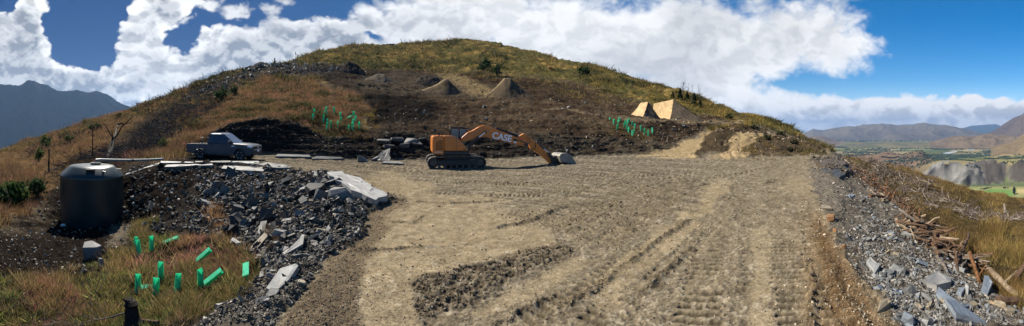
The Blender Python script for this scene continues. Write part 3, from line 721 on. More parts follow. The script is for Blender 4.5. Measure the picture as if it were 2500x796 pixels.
# ------------------------------------------------------------------ the far country
VZ = -350.0
def valley():
    xs = np.concatenate([np.arange(-1000, -100, 25.0), np.arange(-100, 700, 8.0), np.arange(700, 1800, 25.0), np.arange(1800, 2580, 2.6), np.arange(2580, 3500, 25.0)])
    ys = np.concatenate([np.geomspace(2600, 520, 14), np.arange(516, 340, -1.5), np.arange(340, 324, -0.9), [323, 322, 321, 320.3]])
    r = (EYE - VZ) * F / (ys - HOR)
    A = ((xs - 1250) / F)[None]; R = np.repeat(r[:, None], len(xs), 1); X = np.broadcast_to(xs[None], R.shape)
    x, y = R * np.sin(A), R * np.cos(A)
    p = np.stack([x, y, 0 * x], -1).reshape(-1, 3).astype(np.float32)
    def fb(s, o=4, off=0.0): return fbm(p * np.float32(s) + np.float32(off), o).reshape(R.shape)
    n1 = fb(1 / 900., 5, 3.0); n2 = fb(1 / 220., 4, 9.0); n3 = fb(1 / 60., 3, 5.0)
    z = np.full(R.shape, VZ)
    right = sstep(X, 1850, 2000)
    z += right * sstep(R, 2300, 3000) * sstep(R, 9000, 5000) * 22 * np.maximum(n1, 0)
    # river cliff and the terrace behind it
    edge = 2120 + 130 * n2 + 50 * n3 + 260 * sstep(X, 2380, 2250)
    mesa = sstep(X, 2215, 2300) * sstep(R, edge, edge + 170) * sstep(R, 3300, 2500)
    z += mesa * (118 + 14 * n1 + 5 * n2)
    face = sstep(X, 2215, 2300) * sstep(R, edge - 20, edge + 20) * sstep(R, edge + 215, edge + 160)
    z += face * (16 * n3 + 26 * ridged(p * np.float32(1 / 70.) + np.float32(2.0), 5, 0.6).reshape(R.shape))
    # brown knolls in front of the woods
    for kx, ky, rad, h in [(2190, 398, 330, 62), (2235, 402, 260, 60), (2275, 408, 260, 60), (2130, 392, 380, 50), (2330, 392, 300, 30), (2420, 392, 320, 34), (2470, 390, 280, 40)]:
        rr = (EYE - VZ) * F / (ky - HOR); a = (kx - 1250) / F; cx, cy = rr * math.sin(a), rr * math.cos(a)
        g = np.exp(-((x - cx) ** 2 + (y - cy) ** 2) / (rad * rad)); z += h * g * (1 + 0.4 * n2)
    # the near flank of the hill running down to the fields
    a_fl = np.interp(X, [2150, 2290, 2330, 2400, 2500, 2600], [520, 470, 452, 466, 492, 520])
    flank = sstep(X, 2200, 2260)
    zf = EYE - R * (a_fl - HOR) / F - np.maximum(R - 420, 0) * 0.9 - np.maximum(420 - R, 0) * 0.12 + 3 * n3
    z = np.where((flank > 0) & (R < 1100), np.maximum(z, zf), z)
    isfl = (z == zf)
    # patchwork of paddocks
    q = p[:, :2] / np.array([420., 420.]); q = q + 0.25 * np.stack([vnoise(p / 300.), vnoise(p / 300. + 7)], -1)
    ce = np.floor(q).astype(np.int64); hv = h3(ce[:, 0], ce[:, 1], ce[:, 0] * 0 + 5).reshape(R.shape) * .5 + .5
    pal = np.array([(0.10, 0.11, 0.05), (0.22, 0.19, 0.09), (0.36, 0.28, 0.14), (0.15, 0.16, 0.06), (0.28, 0.23, 0.11), (0.09, 0.12, 0.05)], np.float32)
    Cc = pal[np.minimum((hv * 6).astype(int), 5)]
    Cc = Cc * 0.62 * (1 + 0.25 * n2[..., None])
    def put(m, c): nonlocal Cc; m = np.clip(m, 0, 1)[..., None]; Cc = Cc * (1 - m) + m * np.array(c, np.float32)
    put(0.6 * sstep(n1, 0.0, 0.5), (0.10, 0.12, 0.055))
    put(sstep(R, 5200, 3600) * sstep(X, 2330, 2280) * 0.85, (0.12, 0.075, 0.05))
    put(mesa * 0.9, (0.20, 0.165, 0.075)); put(mesa * sstep(n3, 0.2, 0.6) * 0.6, (0.16, 0.16, 0.07))
    grey = np.stack([0.10 + 0.10 * n3] * 3, -1) * np.array([1, 0.96, 0.88])
    ff = np.clip(face * 1.3, 0, 1)[..., None]; Cc = Cc * (1 - ff) + ff * grey
    put(face * sstep(n2, -0.1, 0.25) * 0.85, (0.055, 0.046, 0.037))
    put(sstep(R, 2080, 2000) * sstep(R, 1400, 1500), (0.20, 0.20, 0.08))
    fx, fy = X, (HOR + (EYE - z) * F / R)
    put(sstep(poly_sd(fx.ravel(), fy.ravel(), [(2400, 466), (2425, 461), (2468, 464), (2475, 478), (2450, 482), (2425, 476)]).reshape(R.shape), -2, 2), (0.11, 0.20, 0.05))
    put(sstep(poly_sd(fx.ravel(), fy.ravel(), [(2482, 460), (2560, 460), (2560, 475), (2484, 474)]).reshape(R.shape), -2, 2), (0.33, 0.27, 0.12))
    put(isfl.astype(float) * 0.95, (0.21, 0.175, 0.055)); put(isfl * sstep(n3, 0.0, 0.5) * 0.7, (0.12, 0.10, 0.04))
    P = np.stack([x, y, z], -1)
    n, m = R.shape
    i = (np.arange(n - 1)[:, None] * m + np.arange(m - 1)[None]).ravel()
    quads = np.stack([i, i + 1, i + 1 + m, i + m], -1)
    o = mesh_np('valley_ground', P.reshape(-1, 3), quads, M_VALLEY, col=np.clip(Cc, 0.01, 0.8).reshape(-1, 3), smooth=True)
    tag(o, kind='structure')
    return P, X, HOR + (EYE - z) * F / R, R
M_VALLEY = mat_ground('far farmland', 0.03, 0.0, 1.0, var=0.2)
VP, VX, VY, VR = valley()

def ridge(name, pts, r_top, base_y, r_base, cols, amp, seed, back=1.35, step=4.0, rows=46, spur=0.55, steep=False):
    xs = np.arange(pts[0][0], pts[-1][0] + 0.1, step)
    pp = np.array(pts, float); yt = np.interp(xs, pp[:, 0], pp[:, 1])
    a = (xs - 1250) / F
    t = np.linspace(0, 1, rows)[:, None]
    ztop = EYE - r_top * (yt - HOR) / F; zb = min(EYE - r_base * (base_y - HOR) / F, VZ - 25)
    r = r_base + (r_top - r_base) * t; R = np.repeat(r, len(xs), 1)
    z = zb + (ztop[None] - zb) * t ** 0.9
    tb = np.linspace(0, 1, 8)[1:, None]
    R = np.vstack([R, np.repeat(r_top * (1 + (back - 1) * tb), len(xs), 1)])
    z = np.vstack([z, ztop[None] * (1 - tb) + zb * tb])
    x, y = R * np.sin(a)[None], R * np.cos(a)[None]
    p = np.stack([x, y, z * 0], -1).reshape(-1, 3).astype(np.float32)
    L = (r_top - r_base)
    rg = ridged(p / np.float32(L * spur) + np.float32(seed), 6, 0.52).reshape(R.shape)
    fb_ = fbm(p / np.float32(L * 0.22) + np.float32(seed + 5), 5).reshape(R.shape)
    tt = np.vstack([np.repeat(t, len(xs), 1), np.repeat(1 - tb, len(xs), 1)])
    env = np.sin(np.pi * np.clip(tt, 0, 1)) ** 0.7
    H = (ztop - zb)[None]
    z = z + amp * H * env * (0.75 * rg + 0.35 * fb_) + amp * H * 0.10 * tt * fb_
    if steep: z = z + 0.022 * H * tt * ridged(p / np.float32(160.0) + np.float32(seed), 3).reshape(R.shape)
    c = np.array(cols[0]) * np.ones(R.shape + (1,))
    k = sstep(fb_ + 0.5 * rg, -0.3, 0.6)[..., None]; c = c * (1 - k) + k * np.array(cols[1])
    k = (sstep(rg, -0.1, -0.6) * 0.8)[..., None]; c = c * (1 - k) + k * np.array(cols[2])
    P = np.stack([x, y, z], -1); n, m = R.shape
    i = (np.arange(n - 1)[:, None] * m + np.arange(m - 1)[None]).ravel()
    quads = np.stack([i, i + 1, i + 1 + m, i + m], -1)
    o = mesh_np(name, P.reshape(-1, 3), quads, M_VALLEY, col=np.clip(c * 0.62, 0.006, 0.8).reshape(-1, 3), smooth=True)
    return tag(o, kind='structure')
TUSS = ((0.11, 0.093, 0.07), (0.16, 0.132, 0.09), (0.05, 0.052, 0.042))
ridge('mountain_range', [(2280,326),(2320,322),(2345,314),(2372,307),(2400,305),(2430,303),(2460,312),(2500,320)], 26000, 326, 22000, ((0.05, 0.06, 0.05),) * 3, 0.1, 3.0)
ridge('mountain_range', [(1860,335),(1905,331),(1940,328),(1965,326),(1985,316),(2010,318),(2040,312),(2075,307),(2110,309),(2150,304),(2190,307),(2215,304),(2260,303),(2290,306),(2330,311),(2370,318),(2410,328)], 15000, 336, 11000, TUSS, 0.5, 11.0, step=2.0, rows=70, spur=0.4)
ridge('foothill', [(1930,344),(1960,338),(1990,331),(2012,333),(2030,340),(2050,346),(2070,349)], 8200, 350, 6800, ((0.17, 0.12, 0.085), (0.22, 0.16, 0.11), (0.08, 0.075, 0.045)), 0.3, 15.0, step=3.0)
ridge('mountain_range', [(2380,333),(2405,328),(2425,320),(2450,303),(2475,288),(2500,278),(2560,262),(2700,252),(3200,260)], 9500, 336, 7200, ((0.095, 0.075, 0.065), (0.13, 0.10, 0.08), (0.05, 0.048, 0.04)), 0.42, 21.0, step=2.0, rows=70, spur=0.4)
ridge('foothill', [(2270,346),(2300,340),(2325,333),(2350,331),(2380,333),(2400,329),(2425,326),(2450,331),(2480,332),(2520,330)], 7000, 347, 6000, ((0.16, 0.115, 0.068), (0.20, 0.145, 0.085), (0.06, 0.058, 0.04)), 0.4, 31.0, step=2.0)
ridge('foothill', [(2420,360),(2445,354),(2470,349),(2485,338),(2500,327),(2560,308),(2800,300)], 4600, 364, 3900, ((0.20, 0.145, 0.075), (0.24, 0.175, 0.09), (0.08, 0.07, 0.04)), 0.25, 41.0, step=3.0)
ridge('foothill', [(2040,352),(2080,346),(2120,349),(2170,347),(2230,350),(2280,349),(2320,352)], 7600, 353, 6500, ((0.12, 0.12, 0.06), (0.20, 0.17, 0.085), (0.07, 0.08, 0.04)), 0.3, 47.0, step=3.0)
DARKM = ((0.010, 0.014, 0.014), (0.022, 0.021, 0.018), (0.006, 0.009, 0.009))  # colours darkened across the range to stand for cloud shadow
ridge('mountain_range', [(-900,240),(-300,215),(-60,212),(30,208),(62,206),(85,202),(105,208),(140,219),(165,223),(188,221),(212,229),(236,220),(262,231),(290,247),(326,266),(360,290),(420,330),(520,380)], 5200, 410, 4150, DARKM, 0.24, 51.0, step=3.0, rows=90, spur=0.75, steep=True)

# woods of the valley floor, too far to count
def valley_woods():
    rng = np.random.default_rng(5)
    m = (VX > 1950) & (VX < 2560) & (VY > 340) & (VY < 416) & (VR > 2300)
    idx = np.argwhere(m); p0 = VP[m]
    wn = fbm(p0.astype(np.float32) * np.array((1 / 520., 1 / 520., 0), np.float32) + 3.3, 4)
    w = sstep(wn, -0.15, 0.4) * np.where((VX[m] < 2330) | (VY[m] < 400), 1, 0.12); w = w / w.sum()
    k = rng.choice(len(p0), 9000, p=w); P = p0[k] + rng.normal(0, 16, (9000, 3)) * np.array([1, 1, 0])
    # shelter belts: dark rows of pines
    belts = [((2318, 388), (2405, 397)), ((2405, 388), (2440, 388)), ((2450, 391), (2500, 384)), ((2245, 379), (2290, 380)), ((2100, 372), (2200, 378)), ((2150, 384), (2240, 386)), ((2060, 372), (2110, 376)), ((2400, 462), (2416, 459)), ((2360, 404), (2395, 408))]
    bp = []
    for (x0, y0), (x1, y1) in belts:
        n = max(8, int(abs(x1 - x0) * 1.3))
        for j in range(n):
            t = (j + rng.random()) / n; x, y = x0 + t * (x1 - x0), y0 + t * (y1 - y0)
            q = np.argmin((VX - x) ** 2 + (VY - y) ** 2); bp.append(VP.reshape(-1, 3)[q] + rng.normal(0, 7, 3) * (1, 1, 0))
    nb = len(bp); P = np.vstack([P, np.array(bp)])
    # lumpy crown: displaced octahedron subdivided once
    from mathutils import noise as _n
    import bmesh
    bm = bmesh.new(); bmesh.ops.create_icosphere(bm, subdivisions=1, radius=1.0)
    v0 = np.array([v.co[:] for v in bm.verts]); f0 = np.array([[v.index for v in f.verts] for f in bm.faces]); bm.free()
    n = len(P); dist = np.hypot(P[:, 0], P[:, 1])
    s = np.clip(dist / 420., 4, 26) * rng.uniform(0.6, 1.3, n); s[-nb:] = np.clip(dist[-nb:] / 500, 4, 16)
    hgt = s * rng.uniform(0.5, 0.9, n); hgt[-nb:] *= 1.5
    jit_ = rng.uniform(0.7, 1.3, (n, len(v0), 1))
    V = P[:, None, :] + v0[None] * jit_ * np.stack([s, s, hgt], -1)[:, None, :] + np.array([0, 0, 0.5]) * hgt[:, None, None]
    Fa = (f0[None] + (np.arange(n) * len(v0))[:, None, None]).reshape(-1, 3)
    c = np.array([0.024, 0.036, 0.022]) * rng.uniform(0.6, 1.7, (n, 1)); c[-nb:] = (0.015, 0.026, 0.017)
    col = np.repeat(c, len(v0), 0)
    o = mesh_np('valley_woodland', V.reshape(-1, 3), Fa, mat_vcol('far foliage'), col=col)
    tag(o, 'dark green woods and shelter belts spread over the distant valley floor', 'woodland', kind='stuff')
valley_woods()

def valley_point(x, y):
    m = (VR > 1200)
    q = np.argmin(np.where(m, (VX - x) ** 2 + (VY - y) ** 2, 1e9)); return Vector(VP.reshape(-1, 3)[q].tolist())
M_WATER = mat_plain('far river water', (0.55, 0.6, 0.62), 0.12, spec=0.8)
for pts in ([(2302,374),(2318,371),(2336,368.5),(2338,371),(2320,375.5),(2304,377)], [(2388,362),(2398,359.5),(2408,357.5),(2409,359.5),(2396,363),(2388,364)], [(2360,366),(2378,364),(2380,365.5),(2362,368)]):
    vs = []
    for x, y in pts:
        r = (EYE - (VZ + 4)) * F / (y - HOR); q = world_at(x, y, r); vs.append((q.x, q.y, VZ + 4 + 3.0))
    mb = MB(); mb.frustum([(a, b, c - 60) for a, b, c in vs], vs)
    tag(mb.build('river_water', M_WATER), kind='structure')

# the air
def haze():
    m = bpy.data.materials.new('haze air'); m.use_nodes = True
    t = NT(m.node_tree); t.n.clear()
    out = t.new('ShaderNodeOutputMaterial'); v = t.new('ShaderNodeVolumePrincipled')
    v.inputs['Color'].default_value = (0.36, 0.60, 1.0, 1); v.inputs['Density'].default_value = HAZE
    v.inputs['Anisotropy'].default_value = 0.2
    t.l.new(v.outputs[0], out.inputs['Volume'])
    mb = MB().box((0, 0, 200), (64000, 64000, 1900))
    o = mb.build('haze', m); tag(o, 'thin blue haze over the valley and the far mountains', 'haze', kind='stuff')
HAZE = 3.6e-5
haze()

# ------------------------------------------------------------------ stones
SL_LEFT = mat_slate('blue grey schist', (0.070, 0.068, 0.063), 0.7, tint=(0.10, 0.08, 0.056))
SL_RIGHT = mat_slate('pale grey schist', (0.14, 0.14, 0.134), 0.45, tint=(0.18, 0.15, 0.11))
SL_PALE = mat_slate('bleached schist', (0.17, 0.163, 0.15), 0.3, 1.6, tint=(0.15, 0.125, 0.09))
SL_WHITE = mat_slate('sun bleached schist', (0.27, 0.265, 0.25), 0.1, 2.2, tint=(0.13, 0.115, 0.09))
SL_BLUE = mat_slate('blue white schist', (0.15, 0.17, 0.19), 0.25, 2.6, tint=(0.17, 0.15, 0.115))
SL_BROWN = mat_slate('soil stained rock', (0.072, 0.056, 0.038), 0.3, tint=(0.13, 0.10, 0.06))
SL_DARK = mat_slate('dark schist', (0.075, 0.075, 0.074), 0.3)
SL_TAN = mat_slate('ochre stone', (0.20, 0.165, 0.115), 0.3)
SL_ORANGE = mat_slate('orange stone', (0.19, 0.10, 0.045), 0.1, tint=(0.17, 0.10, 0.05))
M_STONE = mat_vcol('loose stones', 0.7, spec=0.12)

def slab_shape(rng, n=6, long=1.0, wide=0.6, thick=0.2):
    a = np.sort(rng.uniform(0, 2 * np.pi, n) * 0.35 + np.arange(n) * 2 * np.pi / n * 1.0)
    rr = rng.uniform(0.75, 1.1, n)
    x, y = 0.5 * long * rr * np.cos(a), 0.5 * wide * rr * np.sin(a)
    sk = rng.uniform(-0.25, 0.25)
    bot = np.stack([x * 1.03, y * 1.03, -thick / 2 + rng.uniform(-.06, .06, n) * thick], -1)
    k = rng.uniform(0.72, 1.0, n)
    top = np.stack([x * k + sk * thick, y * k, thick / 2 + rng.uniform(-.3, .2, n) * thick], -1)
    v = np.vstack([bot, top])
    f = [(0, i + 1, i) for i in range(1, n - 1)] + [(n, n + i, n + i + 1) for i in range(1, n - 1)]
    for i in range(n):
        j = (i + 1) % n; f += [(i, j, n + j), (i, n + j, n + i)]
    return v, np.array(f)
_r = np.random.default_rng(3)
SHAPES = [slab_shape(_r, int(_r.integers(5, 8)), 1.0, _r.uniform(0.30, 0.68), _r.uniform(0.08, 0.24)) for _ in range(14)]
CHUNKS = [slab_shape(_r, int(_r.integers(5, 7)), 1.0, _r.uniform(0.65, 0.95), _r.uniform(0.4, 0.7)) for _ in range(8)]
STONE_ME = {}
def stone_meshes(mat):
    if mat.name not in STONE_ME:
        L = []
        for v, f in SHAPES + CHUNKS[:3]:
            me = bpy.data.meshes.new('stone'); me.from_pydata(v.tolist(), [], f.tolist()); me.update(); me.materials.append(mat); L.append(me)
        STONE_ME[mat.name] = L
    return STONE_ME[mat.name]

def bases(nrm, rng, tilt, flow=None):
    n = len(nrm)
    z = nrm + rng.normal(0, tilt, (n, 3)); z /= np.linalg.norm(z, axis=1, keepdims=True)
    x = rng.normal(0, 1, (n, 3))
    if flow is not None: x = x * 0.55 + np.array(flow)
    x -= z * (x * z).sum(1, keepdims=True); x /= np.linalg.norm(x, axis=1, keepdims=True)
    return np.stack([x, np.cross(z, x), z], -1)

def stone_parts(parent, mats, mask, n, px_lo, px_hi, seed, tilt=0.45, name='stone', lift=0.12, flow=None, top=None):
    rng = np.random.default_rng(seed)
    p, nr, r, c = scatter(mask, n, rng)
    B = bases(nr, rng, tilt, flow); d = np.linalg.norm(p - np.array([0, 0, EYE]), axis=1)
    s = (px_lo + (px_hi - px_lo) * rng.random(n) ** 2.2) * d / F
    for k in range(n):
        m = mats[int(rng.choice(len(mats), p=[0.78, 0.16, 0.06][:len(mats)] / np.sum([0.78, 0.16, 0.06][:len(mats)])))]
        ms = stone_meshes(m); o = bpy.data.objects.new(name, ms[int(rng.integers(len(ms)))])
        M = Matrix([list(B[k][i]) + [0] for i in range(3)] + [[0, 0, 0, 1]])
        o.matrix_world = Matrix.Translation(Vector((p[k] + nr[k] * s[k] * lift).tolist())) @ M @ Matrix.Diagonal((s[k], s[k] * rng.uniform(.8, 1.2), s[k] * rng.uniform(.8, 1.3), 1))
        link(o, parent)

def stone_stuff(name, label, masks, seed, shapes=None, parent=None):
    """masks: list of (mask, count, px_lo, px_hi, colour, spread, tilt)"""
    rng = np.random.default_rng(seed); VV, FF, CC = [], [], []; off = 0
    shapes = shapes or SHAPES + CHUNKS
    for mask, n, lo, hi, colr, spr, tilt in masks:
        p, nr, r, c = scatter(mask, n, rng)
        B = bases(nr, rng, tilt); d = np.linalg.norm(p - np.array([0, 0, EYE]), axis=1)
        s = (lo + (hi - lo) * rng.random(n) ** 2.5) * d / F
        which = rng.integers(len(shapes), size=n)
        kk = rng.lognormal(0, spr, (n, 1)); tint = rng.random((n, 1))
        cc = np.clip(np.array(colr) * kk * (1 + tint * np.array([0.16, 0.02, -0.12])), 0.01, 0.7)
        for w in range(len(shapes)):
            q = np.nonzero(which == w)[0]
            if not len(q): continue
            v, f = shapes[w]
            V = np.einsum('nij,vj->nvi', B[q], v) * s[q][:, None, None] + (p[q] + nr[q] * (s[q] * 0.08)[:, None])[:, None, :]
            VV.append(V.reshape(-1, 3)); CC.append(np.repeat(cc[q], len(v), 0))
            FF.append((f[None] + (off + np.arange(len(q)) * len(v))[:, None, None]).reshape(-1, 3)); off += len(q) * len(v)
    o = mesh_np(name, np.vstack(VV), np.vstack(FF), M_STONE, parent, col=np.vstack(CC))
    o['kind'] = 'stuff'
    if parent is None: tag(o, label, 'stones', kind='stuff')
    return o

rub = Z['rubble']; dense = zone([(480,430),(620,410),(800,425),(900,470),(900,540),(850,600),(740,650),(640,690),(590,600),(480,560)], 30)
corner_slab = zone([(785,422),(850,425),(960,485),(915,512),(830,478)], 6, False)
stone_parts(rub_o, [SL_LEFT, SL_PALE, SL_TAN], rub * (0.06 + dense) * sstep(PY, 416, 440) * (1 - corner_slab), 300, 13, 52, 21, 0.5)
stone_parts(emb_o, [SL_RIGHT, SL_BLUE, SL_TAN], Z['emb'] * sstep(PY, 420, 560) * sstep(PX, 2040, 2110) * (1 - 0.7 * Z['edge_soil']), 240, 11, 40, 22, 0.3, flow=(0.5, -0.6, -0.3))
stone_parts(mid_o, [SL_LEFT, SL_PALE, SL_TAN], np.maximum(Z['cut'], Z['brown']) * (1 - pad) * sstep(PY, 215, 250) * sstep(PX, 620, 900), 110, 6, 17, 23, 0.35)
SLATE, SOILST = (0.066, 0.064, 0.058), (0.10, 0.09, 0.075)
stone_stuff('bank_rubble', 'grey slate rubble spilling down the bank below the parked pickup', [
    (rub * (0.16 + dense) * sstep(PY, 398, 420), 12500, 4, 19, SLATE, 0.55, 0.5), (rub * sstep(PY, 560, 680), 3500, 3, 12, (0.14, 0.128, 0.105), 0.4, 0.4),
    (Z['hollow_soil'], 1500, 3, 13, (0.12, 0.115, 0.10), 0.6, 0.4), (Z['pad_edge'], 1200, 2, 7, (0.15, 0.125, 0.09), 0.3, 0.4)], 31)
stone_stuff('embankment_rubble', 'loose grey stone chips covering the embankment at the pad edge', [
    (Z['emb'] * (1 - 0.75 * Z['edge_soil']) * (0.6 + sstep(PY, 470, 640)), 8500, 3, 11, (0.118, 0.114, 0.104), 0.45, 0.3), (Z['emb'] * zone([(2080,480),(2120,500),(2350,700),(2450,800),(2200,800),(2090,600)], 20), 3000, 5, 17, (0.128, 0.13, 0.127), 0.45, 0.3),
    (Z['edge_soil'], 900, 3, 9, (0.16, 0.125, 0.085), 0.4, 0.4), (corner, 200, 8, 20, (0.10, 0.095, 0.085), 0.4, 0.4)], 32, SHAPES)
stone_stuff('pad_gravel', 'loose gravel and clods strewn over the levelled earth pad', [
    (pad * sstep(PY, 470, 600), 2600, 1.5, 6, (0.19, 0.16, 0.115), 0.35, 0.5), (pad * clod, 800, 3, 10, (0.10, 0.08, 0.055), 0.4, 0.6), (pad * clod2, 700, 2, 7, (0.115, 0.093, 0.065), 0.35, 0.6),
    (pad * np.maximum(seams, 0.25 * ridge_m), 1900, 1.5, 6, (0.105, 0.083, 0.056), 0.35, 0.6), (pad * sstep(PX, 1850, 1960) * sstep(PY, 420, 560), 900, 2, 9, (0.21, 0.185, 0.14), 0.3, 0.4)], 33, CHUNKS)
stone_stuff('cut_bank_stones', 'small broken stones littering the dug brown bank', [
    (Z['cut'] * (1 - pad), 900, 2, 10, (0.07, 0.063, 0.053), 0.6, 0.25), (Z['brown'] * (1 - Z['cut']), 2600, 2, 7, (0.12, 0.098, 0.07), 0.7, 0.5),
    (Z['right_bank'] + Z['track_bank'], 900, 2, 8, (0.15, 0.12, 0.085), 0.5, 0.5), (Z['shoulder'], 1400, 2, 12, (0.12, 0.115, 0.105), 0.6, 0.4)], 34)

_tet = (np.array([(0.5, 0.0, -0.2), (-0.3, 0.42, -0.2), (-0.3, -0.42, -0.2), (0.0, 0.0, 0.4)]), np.array([(0, 1, 3), (1, 2, 3), (2, 0, 3)]))
_tet2 = (np.array([(0.6, 0.1, -0.2), (-0.4, 0.3, -0.2), (-0.2, -0.3, -0.2), (-0.1, 0.05, 0.28)]), np.array([(0, 1, 3), (1, 2, 3), (2, 0, 3)]))
stone_stuff('fine_grit', 'fine grit and crumbs covering the dug ground', [
    (pad, 26000, 0.8, 3.6, (0.17, 0.137, 0.09), 0.42, 0.6), (pad * sstep(PY, 520, 460), 9000, 0.8, 3.0, (0.13, 0.11, 0.078), 0.5, 0.6), (np.maximum(Z['brown'], Z['cut']) * (1 - pad), 12000, 0.8, 3.2, (0.062, 0.047, 0.032), 0.7, 0.6),
    (Z['pad_edge'], 3500, 0.8, 4, (0.10, 0.078, 0.052), 0.45, 0.6), (Z['hollow_soil'], 3500, 0.8, 4, (0.04, 0.033, 0.027), 0.7, 0.6), (rub, 6000, 1, 5, (0.06, 0.056, 0.05), 0.6, 0.6), (Z['emb'], 7000, 1, 4.5, (0.11, 0.10, 0.085), 0.5, 0.6), (Z['edge_soil'], 2500, 1, 4, (0.10, 0.068, 0.04), 0.5, 0.6)], 35, [_tet, _tet2])

def pixel_slab(name, pts, mat, label, lift=0.1, thick=0.25, cat='slab', rough=0.03, group=None, tilt=None, flat=0.0):
    """a slab of rock whose upper face covers the given places of the ground; pts may carry a lift of their own"""
    g = []
    for q in pts:
        p, n = hit(q[0], q[1]); g.append(p + Vector((0, 0, q[2] if len(q) > 2 else lift)))
    c = sum(g, Vector()) / len(g)
    if flat: g = [Vector((p.x, p.y, p.z * (1 - flat) + c.z * flat)) for p in g]
    A_ = np.array([(p.x, p.y, 1.0) for p in g]); co = np.linalg.lstsq(A_, np.array([p.z for p in g]), rcond=None)[0]
    g = [Vector((p.x, p.y, 0.8 * float(co[0] * p.x + co[1] * p.y + co[2]) + 0.2 * p.z)) for p in g]
    rr = random.Random(name + label)
    ring = []
    n = len(g)
    for k in range(n):
        a, b = g[k], g[(k + 1) % n]; m = max(1, min(5, int((b - a).length / 0.35)))
        for j in range(m):
            q = a.lerp(b, j / m)
            if j: q = q + Vector((rr.uniform(-1, 1), rr.uniform(-1, 1), 0)) * (b - a).length / m * 0.3
            ring.append(q)
    N = len(ring); c = sum(ring, Vector()) / N
    inner = [q.lerp(c, 0.4) + Vector((0, 0, rr.uniform(-rough, rough))) for q in ring]
    mid_ = [q + (q - c) * rr.uniform(-0.03, 0.05) + Vector((0, 0, -thick * rr.uniform(0.35, 0.6))) for q in ring]
    low = [q.lerp(c, 0.06) + Vector((0, 0, -thick)) for q in ring]
    v = [q - c for q in ring + inner + mid_ + low]
    f = [tuple(range(N, 2 * N))]
    for k in range(N):
        j = (k + 1) % N
        f += [(k, j, N + j, N + k), (j, k, 2 * N + k, 2 * N + j), (2 * N + j, 2 * N + k, 3 * N + k, 3 * N + j)]
    mb = MB(); mb.add(v, f); o = mb.build(name, mat)
    o.location = c
    return tag(o, label, cat, group)

def boulder(name, px, py, wpx, hpx, mat, label, seed, flatz=1.0, sink=0.12):
    import bmesh
    p, n = hit(px, py); d = (p - Vector((0, 0, EYE))).length
    w, h = wpx * d / F, hpx * d / F
    rg = np.random.default_rng(seed)
    bm = bmesh.new()
    pts = rg.normal(0, 1, (17, 3)); pts /= np.linalg.norm(pts, axis=1, keepdims=True)
    pts = np.sign(pts) * np.abs(pts) ** 0.55; pts *= rg.uniform(0.8, 1.12, (17, 1))
    for q in pts: bm.verts.new((q[0] * w * 0.52, q[1] * w * 0.42, q[2] * h * 0.55))
    bmesh.ops.convex_hull(bm, input=bm.verts)
    loose = [v for v in bm.verts if not v.link_faces]
    bmesh.ops.delete(bm, geom=loose, context='VERTS')
    me = bpy.data.meshes.new(name); bm.to_mesh(me); bm.free(); me.materials.append(mat)
    o = link(bpy.data.objects.new(name, me)); o.location = p + Vector((0, 0, h * (0.5 - sink)))
    o.rotation_euler = (0, 0, -(px - 1250) / F)
    mo = o.modifiers.new('bevel', 'BEVEL'); mo.width = 0.03 * w; mo.segments = 1
    return tag(o, label, 'boulder')

pixel_slab('rock_slab', [(797,433),(832,430),(868,446),(905,468),(945,490),(915,505),(880,492),(845,470),(815,450)], SL_WHITE, 'large pale cracked slab tilted down at the corner of the pad', 0.24, 0.6, rough=0.04)
boulder('boulder', 822, 492, 56, 40, SL_RIGHT, 'grey weathered block under the edge of the large pale slab', 71)
boulder('boulder', 772, 474, 52, 28, SL_LEFT, 'blocky grey rock above the rubble, left of the weathered block', 72)
RIM = 'flat slabs along the rim of the parking ledge'
pixel_slab('rock_slab', [(305,432),(340,417),(385,404),(390,399),(345,411),(308,425)], SL_PALE, 'narrow pale slab at the far end of the rim by the tank', 0.06, 0.22, group=RIM)
pixel_slab('rock_slab', [(388,402),(470,399),(472,395),(392,397)], SL_RIGHT, 'long flat slab on the rim below the pickup rear wheel', 0.07, 0.22, group=RIM, flat=.6)
pixel_slab('rock_slab', [(474,400),(562,399),(560,395),(476,395.5)], SL_LEFT, 'long flat slab on the rim below the pickup doors', 0.08, 0.24, group=RIM, flat=.6)
pixel_slab('rock_slab', [(565,400),(632,402),(628,396),(566,395)], SL_RIGHT, 'long flat slab on the rim below the pickup front wheel', 0.07, 0.22, group=RIM, flat=.6)
pixel_slab('rock_slab', [(630,404),(668,414),(706,412),(690,404),(650,399)], SL_RIGHT, 'pale plate of rock at the rim just right of the pickup', 0.08, 0.22)
pixel_slab('rock_slab', [(400,414,.15),(520,410,.2),(515,404,.1),(405,405,.1)], SL_DARK, 'dark ledge slab under the rim slabs, above the shaded bank', 0.15, 0.3)
pixel_slab('rock_slab', [(540,418,.15),(640,425,.15),(640,412,.1),(545,408,.1)], SL_DARK, 'dark ledge slab under the rim, below the pickup front', 0.15, 0.3)
pixel_slab('rock_slab', [(672,386),(760,388),(755,382),(675,381)], SL_DARK, 'dark flat slab behind the pickup at the foot of the cut', 0.16, 0.3)
pixel_slab('rock_slab', [(760,391),(838,391),(828,384),(770,385)], SL_DARK, 'grey flat slab at the cut foot, right of the dark slab', 0.10, 0.22)
boulder('boulder', 885, 395, 30, 18, SL_LEFT, 'blocky grey boulder on the pad edge left of the excavator', 5)
pixel_slab('rock_slab', [(905,393,.1),(950,396,.1),(952,391,1.0),(935,390,.8)], SL_DARK, 'dark triangular slab standing on edge beside the blocky boulder', 0.1, 0.3)
pixel_slab('rock_slab', [(932,401),(982,403),(975,397),(938,397)], SL_PALE, 'small flat slab lying on the gravel left of the excavator', 0.12, 0.16)
boulder('boulder', 226, 632, 50, 42, SL_DARK, 'dark angular boulder on the soil below the tank', 8)
boulder('boulder', 247, 652, 20, 23, SL_PALE, 'small cream boulder beside the dark one below the tank', 9)
boulder('boulder', 202, 668, 17, 12, SL_LEFT, 'small grey boulder at the grass edge below the tank', 19)
